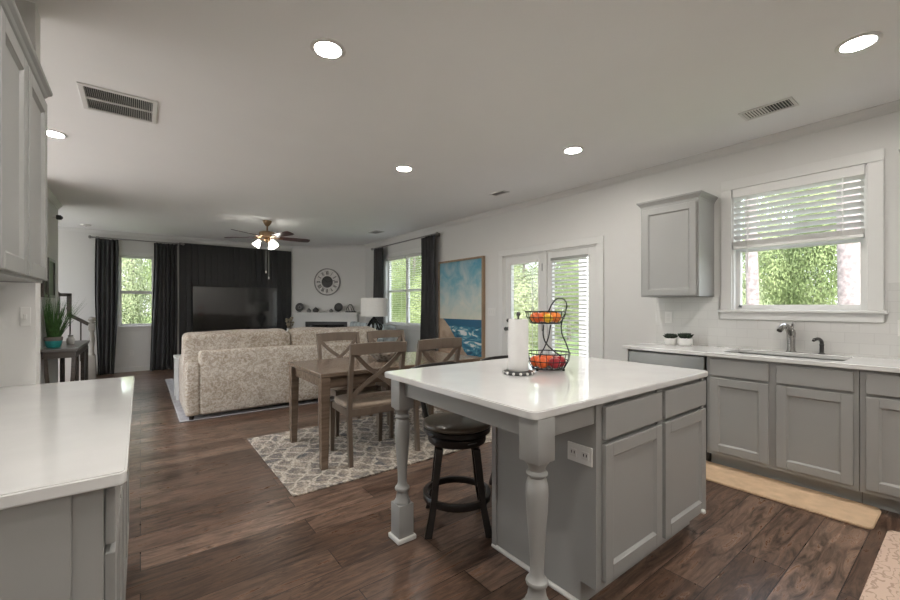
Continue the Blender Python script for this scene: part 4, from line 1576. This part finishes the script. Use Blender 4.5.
# clock
ck = thing('wall_clock', 'round whitewashed wall clock with dark centre above mantel', 'clock', (cen.x + diag[0] * .0 , cen.y, 1.86), ang)
fl = Matrix.Rotation(R(90), 4, 'X')
def ring_l(r0, r1, y0, y1, n=48):
    return MB().lathe([(r0, y0), (r0, y1), (r1, y1), (r1, y0), (r0, y0)], n, mtx=fl, close=False)
ring_l(.300, .325, .004, .032).build('outer_rim', 'grey_iron', ck, 40)
ring_l(.135, .302, .004, .018).build('dial_ring', 'clock_wood', ck, 40)
MB().lathe([(0, .004), (.138, .004), (.138, .026), (.12, .030), (0, .030)], 36, mtx=fl).build('centre_disc', 'clock_dark', ck, 40)
rom = ['XII', 'I', 'II', 'III', 'IV', 'V', 'VI', 'VII', 'VIII', 'IX', 'X', 'XI']
for h_, s in enumerate(rom):
    a = -2 * PI * h_ / 12
    m = MB()
    wd = {'I': .016, 'V': .036, 'X': .036}
    tot = sum(wd[c_] for c_ in s)
    x_ = -tot / 2
    mtx0 = Matrix.Rotation(-a, 4, 'Y')
    for c_ in s:
        w_ = wd[c_]
        xm = x_ + w_ / 2
        zc, hh = .215, .045
        if c_ == 'I':
            segs = [((xm, zc - hh), (xm, zc + hh))]
        elif c_ == 'V':
            segs = [((xm - w_ * .36, zc + hh), (xm, zc - hh)), ((xm + w_ * .36, zc + hh), (xm, zc - hh))]
        else:
            segs = [((xm - w_ * .36, zc + hh), (xm + w_ * .36, zc - hh)), ((xm + w_ * .36, zc + hh), (xm - w_ * .36, zc - hh))]
        for (xa, za), (xb, zb2) in segs:
            m.tube([mtx0 @ Vector((xa, -.021, za)), mtx0 @ Vector((xb, -.021, zb2))], .0045, 4)
        x_ += w_
    m.build('numeral', 'clock_dark', ck)
for ln, an, nm in ((.13, R(-52), 'hour_hand'), (.19, R(80), 'minute_hand')):
    mm = Matrix.Rotation(an, 4, 'Y')
    m = MB().box(-.006, .006, -.038, -.034, -.03, ln, .001, 1, mm)
    m.build(nm, 'black_plastic', ck)
# set it flush with the wall
nvec = Vector((-math.sin(-ang) * -1, 0, 0))
ck.location = (cen.x - .015, cen.y + .02, 1.86)
ck.location = on_mantel(-.02, 0)[:2] + (1.86,)

# painting
pt = thing('framed_painting', 'tall framed seascape painting beside the double doors', 'painting', (W, 5.23, .46))
pw_, phh = .585, 1.60
m = MB()
m.box(-.055, 0, -pw_, -pw_ + .03, 0, phh, .002).box(-.055, 0, pw_ - .03, pw_, 0, phh, .002).box(-.055, 0, -pw_ + .03, pw_ - .03, 0, .03, .002).box(-.055, 0, -pw_ + .03, pw_ - .03, phh - .03, phh, .002)
m.build('frame', 'oak', pt)
MB().box(-.040, -.004, -pw_ + .032, pw_ - .032, .032, phh - .032).build('canvas', 'painting', pt)

# ------------------------------------------------------------------ ceiling fittings
def can_light(label, x, y, group=None):
    t = thing('recessed_light', label, 'ceiling light', (x, y, H), 0, group)
    MB().lathe([(.068, -.001), (.072, -.008), (.088, -.007), (.095, -.003), (.095, 0), (.068, 0), (.068, -.001)], 36, close=False).build('trim_ring', 'white_plastic', t, 40)
    MB().lathe([(0, -.0035), (.069, -.0035), (.069, -.001), (0, -.001)], 32).build('lens', 'lens', t, 40)
    return t
can_light('recessed ceiling light near the large return vent', .832, 2.21)
can_light('recessed ceiling light nearest the sink window blind', 3.11, .403)
can_light('recessed ceiling light over the dining table end of kitchen', 2.186, 3.649)
can_light('recessed ceiling light above island, before the wall cabinet', 3.162, 2.272)
can_light('recessed ceiling light in hall past the wall cabinet', -.58, 4.68)
for x, y in ((-.12, .85), (.83, .403), (.83, -1.3), (3.11, -1.3), (2.0, -1.9)):  # unseen lamps added to brighten the kitchen and pantry wall
    can_light('added recessed ceiling light for kitchen fill, out of view', x, y, 'added kitchen fill lights out of view')
t = thing('smoke_detector', 'white round detector on ceiling above the stairs', 'smoke detector', (-.76, 9.55, H))
MB().lathe([(0, -.03), (.05, -.03), (.07, -.02), (.075, 0), (0, 0)], 24).build('housing', 'white_plastic', t, 40)
MB().lathe([(0, -.034), (.012, -.034), (.014, -.0295), (0, -.0295)], 12).build('button', 'steel', t)

def vent(label, x0, x1, y0, y1, n, along, split=False, fr=.03, one_side=False):
    t = thing('ceiling_vent', label, 'vent', ((x0 + x1) / 2, (y0 + y1) / 2, H))
    a, b = (x1 - x0) / 2, (y1 - y0) / 2
    m = MB()
    m.box(-a - fr, a + fr, -b - fr, -b, -.010, 0, .003).box(-a - fr, a + fr, b, b + fr, -.010, 0, .003)
    m.box(-a - fr, -a, -b, b, -.010, 0, .003).box(a, a + fr, -b, b, -.010, 0, .003)
    if split:
        if along == 'y':
            m.box(-a, a, -.010, .010, -.008, 0)
        else:
            m.box(-.010, .010, -b, b, -.008, 0)
    m.build('frame', 'white_plastic', t)
    MB().box(-a, a, -b, b, -.0012, -.0004).build('duct_opening', 'black_plastic', t)
    m = MB()
    for i in range(n):
        u = (i + .5) / n * 2 - 1
        if along == 'y':
            mm = Matrix.Translation((u * a, 0, -.0055)) @ Matrix.Rotation(R(78), 4, 'Y')
            m.box(-.0045, .0045, -b, b, -.0006, .0006, mtx=mm)
        else:
            mm = Matrix.Translation((0, u * b, -.0055)) @ Matrix.Rotation(R(38 if not one_side or u < 0 else -14), 4, 'X')
            m.box(-a, a, -.0045, .0045, -.0006, .0006, mtx=mm)
    m.build('louvers', 'white_plastic', t)
    return t
vent('large white return air vent on ceiling before wall cabinet', -.295, .07, 3.53, 3.90, 34, 'y', True)
vent('white two-way ceiling vent near the sink window', 3.555, 3.70, .80, 1.075, 16, 'x', False, .02, True)
vent('small white ceiling vent above the double doors', 3.57, 3.66, 3.60, 3.80, 9, 'x', False, .02)
vent('white ceiling vent in living area near window curtains', 3.55, 3.70, 6.95, 7.25, 12, 'x', False, .02)

fan = thing('ceiling_fan', 'brass ceiling fan with dark blades and lit shades', 'ceiling fan', (1.70, 7.30, H), 0)
MB().lathe([(0, 0), (.07, 0), (.072, -.012), (.055, -.05), (.028, -.085), (.018, -.09), (0, -.09)], 24).build('canopy', 'gold', fan, 40)
MB().tube([(0, 0, -.08), (0, 0, -.19)], .013, 10).build('downrod', 'gold', fan)
MB().lathe([(0, -.165), (.03, -.17), (.10, -.185), (.125, -.20), (.13, -.235), (.12, -.262), (.07, -.285), (.05, -.29), (0, -.29)], 32).build('motor_housing', 'gold', fan, 40)
blade0 = None
fan_ang = [R(a) for a in (-42, -20, 108, 150, 250)]
for a in [R(-1.4 + 72 * i) for i in range(5)]:
    mm = Matrix.Rotation(a, 4, 'Z')
    b = MB()
    poly = [(.19, -.045), (.24, -.060), (.63, -.072), (.69, -.06), (.705, -.03), (.705, .03), (.69, .06), (.63, .072), (.24, .060), (.19, .045)]
    b.prism(poly, -.004, .004, mtx=mm @ Matrix.Translation((0, 0, -.275)) @ Matrix.Rotation(R(-14), 4, 'X'))
    bo = b.build('blade', 'blade_wood', fan)
    k = MB().tube([mm @ Vector((.08, 0, -.272)), mm @ Vector((.15, .012, -.285)), mm @ Vector((.22, 0, -.281))], .010, 6).box(.19, .25, -.035, .035, -.290, -.283, .002, 1, mm)
    k.build('blade_iron', 'gold', bo)
MB().lathe([(0, -.29), (.045, -.29), (.055, -.30), (.06, -.325), (.045, -.345), (.02, -.365), (0, -.37)], 24).build('light_kit', 'gold', fan, 40)
for a in (R(168), R(298), R(50)):
    mm = Matrix.Rotation(a, 4, 'Z')
    arm = MB().tube(smooth_path([mm @ Vector((.04, 0, -.325)), mm @ Vector((.09, 0, -.318)), mm @ Vector((.115, 0, -.335))], 4), .009, 7).build('lamp_arm', 'gold', fan, 60)
    tl = mm @ Matrix.Translation((.115, 0, -.335)) @ Matrix.Rotation(R(-32), 4, 'Y')
    MB().lathe([(.024, 0), (.030, -.02), (.046, -.06), (.060, -.105), (.063, -.115), (.060, -.115), (.044, -.06), (.022, -.004), (.024, 0)], 24, mtx=tl, close=False).build('glass_shade', 'shade_glow', arm, 60)
for (dx, dy, ln) in ((-.015, .02, .84), (.02, -.02, .94)):
    c_ = MB().tube([(dx, dy, -.36), (dx, dy, -ln)], .0022, 5).build('pull_chain', 'steel', fan)
    MB().lathe([(0, -ln - .045), (.010, -ln - .038), (.012, -ln - .02), (.006, -ln), (0, -ln)], 10, at=(dx, dy, 0)).build('chain_pull', 'ceramic', c_, 60)

# ------------------------------------------------------------------ hall side: console, plant, stair
ct = thing('console_table', 'grey wood console table with bowed legs against hall wall', 'table', (-.76, 7.30, 0))
MB().box(-.165, .165, -.72, .72, .745, .78, .005).build('tabletop', 'console', ct)
MB().box(-.145, .145, -.69, .69, .665, .745, .003).build('apron', 'rail_wood', ct)
for sx in (-1, 1):
    for sy in (-1, 1):
        pts = smooth_path([(sx * .125, sy * .66, .70), (sx * .115, sy * .645, .45), (sx * .10, sy * .60, .22), (sx * .135, sy * .655, 0)] if sy < 0 else [(sx * .125, sy * .66, .70), (sx * .125, sy * .66, .35), (sx * .125, sy * .66, 0)], 5)
        MB().tube(pts, .027, 4).build('leg', 'rail_wood', ct)
for sy in (-.35, .30):
    MB().box(.10, .14, sy - .02, sy + .02, .0, .70, .002).build('front_post', 'rail_wood', ct)
MB().box(-.12, .12, -.60, .62, .10, .12, .002).build('shelf', 'console', ct)
pg = thing('potted_grass', 'bushy green grass in teal pot on the console', 'plant', (-.838, 6.83, .78))
MB().lathe([(0, 0), (.058, 0), (.066, .012), (.082, .085), (.078, .088), (.06, .02), (0, .015)], 28).build('pot', 'teal', pg, 40)
MB().lathe([(.077, .0845), (.083, .084), (.087, .115), (.083, .130), (.078, .130), (.077, .0845)], 28, close=False).build('pot_rim', 'clay', pg, 40)
MB().lathe([(0, .10), (.077, .10), (.077, .112), (0, .118)], 20).build('soil', 'soil', pg)
m = MB()
rr = random.Random(11)
for i in range(300):
    a = rr.uniform(0, 2 * PI)
    r0 = .058 * math.sqrt(rr.random())
    L = rr.uniform(.32, .58)
    lean = rr.uniform(.05, .62) * (.4 + r0 / .058 * .6)
    b0 = Vector((r0 * math.cos(a), r0 * math.sin(a), .115))
    d = Vector((math.cos(a) * lean, math.sin(a) * lean, 1)).normalized()
    s_ = Vector((-math.sin(a + rr.uniform(-1, 1)), math.cos(a), 0)) * .0045
    prev = None
    for k in range(5):
        t_ = k / 4
        p = b0 + d * L * t_ + Vector((math.cos(a), math.sin(a), 0)) * (.09 * lean * t_ * t_) - Vector((0, 0, .06 * lean * t_ * t_))
        p.x = max(p.x, -.056)
        w_ = s_ * (1 - t_ * .92)
        cur = (p - w_, p + w_)
        if prev:
            m.quad(prev[0], prev[1], cur[1], cur[0])
        prev = cur
m.build('grass_blades', 'grass_blade', pg)
t = thing('candle_jar', 'small white jar beside the potted grass', 'jar', (-.735, 7.32, .78))
MB().lathe([(0, 0), (.036, 0), (.04, .01), (.04, .075), (.026, .09), (.026, .105), (0, .105)], 20).build('body', 'ceramic', t, 40)
MB().lathe([(0, .105), (.028, .105), (.028, .12), (0, .124)], 16).build('lid', 'steel', t, 40)
def wall_frame(label, y0, y1, z0, z1, mat, inner):
    t = thing('picture_frame', label, 'picture frame', (HL, (y0 + y1) / 2, z0))
    a, h_ = (y1 - y0) / 2, z1 - z0
    m = MB().box(0, .03, -a, -a + .035, 0, h_, .002).box(0, .03, a - .035, a, 0, h_, .002).box(0, .03, -a + .035, a - .035, 0, .035, .002).box(0, .03, -a + .035, a - .035, h_ - .035, h_, .002)
    m.build('frame', mat, t)
    MB().box(.001, .016, -a + .035, a - .035, .035, h_ - .035).build('print', inner, t)
wall_frame('tall dark picture frame on the hall wall', 7.02, 7.50, 1.39, 1.89, 'console', 'black_plastic')
wall_frame('short brown picture frame nearest pantry on hall wall', 6.70, 6.96, 1.39, 1.62, 'rail_wood', 'rail_wood')
t = thing('security_camera', 'small black camera high on the hall wall corner', 'security camera', (HL, 7.55, 2.48))
MB().tube([(0, 0, 0), (.05, 0, .0)], .010, 8).box(0, .008, -.025, .025, -.025, .025, .002).build('bracket', 'white_plastic', t)
MB().box(.03, .085, -.03, .03, -.03, .03, .01).build('body', 'black_plastic', t)
MB().lathe([(0, 0), (.018, 0), (.018, .012), (0, .014)], 14, mtx=Matrix.Translation((.084, 0, 0)) @ Matrix.Rotation(R(90), 4, 'Y')).build('lens_ring', 'dark_steel', t)

def plate_x(name, label, cat, x, y, z, s, gang=1, outlet=False):
    """a cover plate on a wall whose room side is s (+1 faces +x, -1 faces -x)"""
    t = thing(name, label, cat, (x, y, z))
    w_ = .035 + .023 * (gang - 1)
    a, b = (0, .006) if s > 0 else (-.006, 0)
    MB().box(a, b, -w_, w_, -.057, .057, .002).build('cover_plate', 'white_plastic', t)
    for g in range(gang):
        yy = (g - (gang - 1) / 2) * .046
        c_, d_ = (.006, .009) if s > 0 else (-.009, -.006)
        if outlet:
            for zz in (-.022, .022):
                MB().box(c_, d_, yy - .015, yy + .015, zz - .014, zz + .014, .003).build('socket', 'ceramic', t)
        else:
            MB().box(c_, d_, yy - .010, yy + .010, -.022, .022, .002).build('rocker', 'ceramic', t)
plate_x('light_switch', 'white triple switch plate between painting and double doors', 'light switch', W, 4.50, 1.195, -1, 3)
plate_x('wall_outlet', 'white outlet on the splashback under the wall cabinet', 'outlet', TX, 1.905, 1.17, -1, 1, True)
plate_x('wall_outlet', 'white outlet on splashback past the window casing', 'outlet', TX, .315, 1.13, -1, 1, True)
def plate_y(name, label, cat, x, y, z, outlet):
    t = thing(name, label, cat, (x, y, z))
    MB().box(-.035, .035, -.006, 0, -.057, .057, .002).build('cover_plate', 'white_plastic', t)
    if outlet:
        for zz in (-.022, .022):
            MB().box(-.015, .015, -.009, -.006, zz - .014, zz + .014, .003).build('socket', 'ceramic', t)
    else:
        MB().box(-.010, .010, -.010, -.006, -.022, .022, .002).build('rocker', 'ceramic', t)
t = thing('light_switch', 'narrow white switch on the pantry wall above counter', 'light switch', (-.428, 2.72, 1.235))
MB().box(-.018, .018, -.005, 0, -.045, .045, .002).build('cover_plate', 'white_plastic', t)
MB().box(-.006, .006, -.011, -.005, -.012, .012, .002).build('toggle', 'ceramic', t)
plate_y('wall_outlet', 'white outlet low on wall under the far window', 'outlet', -.135, FAR, .37, True)

# the stair climbs away from its newel along the far wall
sr = thing('staircase', 'stairs with wooden handrail and turned newel in far corner', 'stairs', (-.67, 9.40, 0))
run_, rise = .265, .19
m = MB()
for i in range(7):
    x1_ = -.05 - run_ * i
    m.box(x1_ - run_ - .02, x1_, .02, FAR - 9.40 - .02, 0 if i == 0 else rise * i, rise * (i + 1) - .03)
m.build('risers', 'white_board', sr)
m = MB()
for i in range(7):
    x1_ = -.05 - run_ * i
    m.box(x1_ - run_ - .02, x1_ + .03, .02, FAR - 9.40 - .02, rise * (i + 1) - .03, rise * (i + 1), .006)
m.build('treads', 'rail_wood', sr)
m = MB()
L_ = 7 * run_
m.prism([(.02, 0), (.02, .20), (-.05, .26), (-L_ - .05, .26 + rise * 7), (-L_ - .05, 0)], -.02, .02, 'y')
m.build('stringer', 'white_board', sr)
m = MB()
m.box(-.05, .05, -.05, .05, 0, .42, .004)
m.lathe([(.045, .42), (.05, .43), (.035, .45), (.028, .50), (.034, .62), (.042, .72), (.030, .82), (.036, .84), (.036, .86)], 20)
m.box(-.045, .045, -.045, .045, .86, .98, .006)
m.lathe([(.03, .98), (.052, .99), (.052, 1.0), (.03, 1.012), (.05, 1.03), (.055, 1.055), (.042, 1.085), (0, 1.10)], 20)
m.build('newel_post', 'newel', sr, 40)
m = MB()
bar(m, (-.04, 0, .965), (-.29, 0, 1.135), .055, .06)
bar(m, (-.29, 0, 1.10), (-.29, 0, 1.50), .06, .06, Vector((1, 0, 0)))
bar(m, (-.27, 0, 1.475), (-.42, 0, 1.475), .055, .06)
bar(m, (-.40, 0, 1.46), (-.95, 0, 2.0), .06, .06)
m.build('handrail', 'rail_wood', sr)
for i in range(5):
    x_ = -.145 - .135 * i
    top = .965 + (-.04 - x_) * .68 if x_ > -.29 else (1.46 + (-.40 - x_) * .98 if x_ < -.40 else 1.47)
    MB().tube([(x_, 0, .26 + (-.05 - x_) / run_ * rise), (x_, 0, top)], .011, 8).build('baluster', 'rail_wood', sr)

# ------------------------------------------------------------------ small pots on the counter
def succulent(label, x, y, r_):
    t = thing('succulent_pot', label, 'plant', (x, y, .914), rnd.uniform(0, 3))
    MB().lathe([(0, 0), (r_ * .74, 0), (r_ * .92, r_ * .18), (r_, r_ * .6), (r_ * .94, r_ * 1.12), (r_ * .86, r_ * 1.12), (r_ * .90, r_ * .9), (0, r_ * .9)], 28).build('pot', 'ceramic', t, 40)
    MB().lathe([(0, r_ * .9), (r_ * .86, r_ * .92), (r_ * .84, r_ * 1.0), (0, r_ * 1.05)], 20).build('soil', 'soil', t)
    m = MB()
    rr = random.Random(int(x * 1000 + y * 77))
    for c_ in range(5):
        ca = c_ * 2 * PI / 5 + .3
        cr = r_ * .45
        ce = Vector((cr * math.cos(ca), cr * math.sin(ca), r_ * 1.12))
        for k in range(11):
            a = k * 2.4
            tl = .50 + .085 * k
            d = Vector((math.cos(a) * math.cos(tl), math.sin(a) * math.cos(tl), math.sin(tl)))
            L = r_ * (1.0 - .02 * k)
            m.tube([ce, ce + d * L * .5, ce + d * L], [r_ * .08, r_ * .17, r_ * .02], 5)
    m.build('rosettes', 'succulent', t, 60)
succulent('white succulent pot nearer the counter end', 4.035, 1.799, .057)
succulent('white succulent pot nearer the sink', 4.045, 1.672, .063)

# floor mats
o = slab([(3.315, .37), (3.70, .37), (3.70, 2.0), (3.315, 2.0)], .0005, .014, .05, .004).build('kitchen_mat', 'cream_mat')
tag(o, 'long plain tan kitchen mat in front of the sink cabinets', 'mat')
o = slab([(2.30, -.45), (3.39, -.45), (3.39, .318), (2.30, .318)], .0005, .014, .04, .004).build('kitchen_mat', 'pink_mat')
tag(o, 'pinkish patterned kitchen mat near the picture corner', 'mat')

# ------------------------------------------------------------------ outside
struct(MB().box(-40, 70, -30, 80, -.9, -.35).build('ground', 'lawn'))
struct(MB().box(-30, -2.75, -25, 14, -.349, -.10).build('bounce_paving', 'concrete'))  # unseen pale slab added to bounce sunlight up to the ceiling
struct(MB().box(-2.7, 8, -25, REAR - .15, -.349, -.10).build('bounce_paving_rear', 'concrete'))  # unseen slab added behind the house as a neutral bounce surface
struct(MB().box(W + .14, 7.2, 1.6, 6.0, -.35, -.10).build('porch_deck', 'deck')) 
pc = thing('porch_post', 'white porch post outside the double doors', 'post', (6.05, 4.12, -.10))
MB().box(-.065, .065, -.065, .065, 0, 2.9, .006).build('shaft', 'trim', pc)
MB().box(-.12, .12, -.12, .12, 0, .22, .01).build('base', 'trim', pc)

def crown_mesh(seed, n, size):
    rr = random.Random(seed)
    m = MB()
    blobs = []
    for i in range(13):
        a = rr.uniform(0, 2 * PI)
        q_ = rr.uniform(0, .72)
        blobs.append((Vector((q_ * math.cos(a), q_ * math.sin(a), rr.uniform(-.85, .85))), rr.uniform(.28, .46)))
    t = m.bm
    for i in range(n):
        c, r_ = blobs[rr.randrange(len(blobs))]
        while True:
            d = Vector((rr.uniform(-1, 1), rr.uniform(-1, 1), rr.uniform(-1, 1)))
            if .05 < d.length < 1:
                break
        d.normalize()
        p = c + d * r_ * rr.uniform(.72, 1.05)
        nrm = (d + Vector((rr.uniform(-.7, .7), rr.uniform(-.7, .7), rr.uniform(-.2, .9)))).normalized()
        s_ = nrm.orthogonal().normalized()
        s_ = Matrix.Rotation(rr.uniform(0, 6.3), 3, nrm) @ s_
        u_ = nrm.cross(s_)
        L = size * rr.uniform(.7, 1.3)
        wv = L * .42
        vs_ = [t.verts.new(q) for q in (p - s_ * L, p - u_ * wv - s_ * L * .1 + nrm * L * .15, p + s_ * L, p + u_ * wv - s_ * L * .1 + nrm * L * .15)]
        t.faces.new((vs_[0], vs_[1], vs_[2]))
        t.faces.new((vs_[0], vs_[2], vs_[3]))
    return m
trees = []
def tree(kind, x, y, rx, rz, zc, label, trunk=.10):
    if kind not in tree.base:
        mat = 'leaf' if kind in (0, 1) else 'leaf_pale'
        r_ = thing('tree', label, 'tree', (0, 0, -.35))
        MB_f = crown_mesh(30 + kind, 52000, .0155).build('foliage', mat, r_)
        tree.base[kind] = MB_f.data
        foliage = MB_f
    else:
        r_ = thing('tree', label, 'tree', (0, 0, -.35))
        foliage = bpy.data.objects.new('foliage', tree.base[kind])
        COL.objects.link(foliage)
        foliage.parent = r_
    r_.location = (x, y, -.35)
    r_.rotation_euler = (0, 0, rnd.uniform(0, 6))
    r_['group'] = 'trees beyond the windows'
    foliage.scale = (rx, rx, rz)
    foliage.location = (0, 0, zc)
    h_ = zc + rz * .4
    pts = [(0, 0, 0), (.06, .02, h_ * .4), (-.04, .05, h_ * .8), (0, 0, h_)]
    MB().tube(smooth_path(pts, 4), [trunk * (1 - .05 * i) for i in range(13)], 12).build('trunk', 'bark', r_, 60)
    return r_
tree.base = {}
TL = 'leafy green tree standing beyond the windows'
spots = [
    # behind the sink window
    (13.0, .6, 1.55, 3.1, 2.3), (13.0, 4.15, 1.55, 3.1, 2.3), (17.0, 3.0, 1.9, 4.2, 3.8), (17.2, 7.4, 1.9, 4.2, 3.8), (22.0, 5.2, 2.3, 5.4, 5.0), (22.0, -.2, 2.3, 5.4, 5.0),
    # behind the double doors
    (12.0, 7.1, 1.7, 3.4, 2.8), (12.0, 10.95, 1.7, 3.4, 2.8), (16.4, 12.0, 2.0, 4.4, 4.0), (15.8, 16.6, 2.0, 4.4, 4.0), (21.5, 14.6, 2.4, 5.6, 5.2), (20.5, 20.2, 2.4, 5.6, 5.2),
    # behind the living room window and the far window
    (9.0, 14.2, 1.6, 3.2, 2.7), (9.6, 17.9, 1.6, 3.2, 2.7), (13.2, 21.2, 2.0, 4.4, 4.0), (9.2, 22.4, 1.9, 4.4, 4.0), (14.5, 26.4, 2.4, 5.6, 5.2),
    (-2.1, 18.0, 1.6, 3.2, 2.6), (1.6, 18.0, 1.6, 3.2, 2.6), (-.3, 22.0, 1.9, 4.4, 4.0), (4.3, 23.0, 2.0, 4.4, 4.0), (-2.6, 27.0, 2.3, 5.6, 5.2), (2.6, 27.4, 2.3, 5.6, 5.2),
    # backdrop beyond the added hall glazing
    (-15.0, 4.0, 2.3, 4.2, 3.6), (-15.5, 9.8, 2.3, 4.2, 3.6), (-15.0, 15.6, 2.3, 4.2, 3.6), (-15.5, -1.8, 2.3, 4.2, 3.6)]
for i, (x, y, rx, rz, zc) in enumerate(spots):
    tree((0, 2, 1)[i % 3], x, y, rx, rz, zc, TL)
def bare_trunk(label, x, y, r_):
    t = thing('pine_tree', label, 'tree', (x, y, -.35))
    pts = smooth_path([(0, 0, 0), (.02, .03, 2.0), (-.03, .05, 4.5), (.02, -.02, 8.5)], 8)
    MB().tube(pts, [r_ * (1.08 - .012 * i) for i in range(len(pts))], 18).build('trunk', 'bark', t, 60)
    MB().tube([(0, 0, 5.2), (.3, .8, 6.4), (.3, 1.7, 7.4)], [r_ * .4, r_ * .3, r_ * .15], 8).build('branch', 'bark', t, 60)
bare_trunk('thin pale tree trunk seen at the sink window latch side', 10.3, 2.90, .115)
bare_trunk('thick pale tree trunk seen at the sink window far side', 9.6, 1.31, .165)
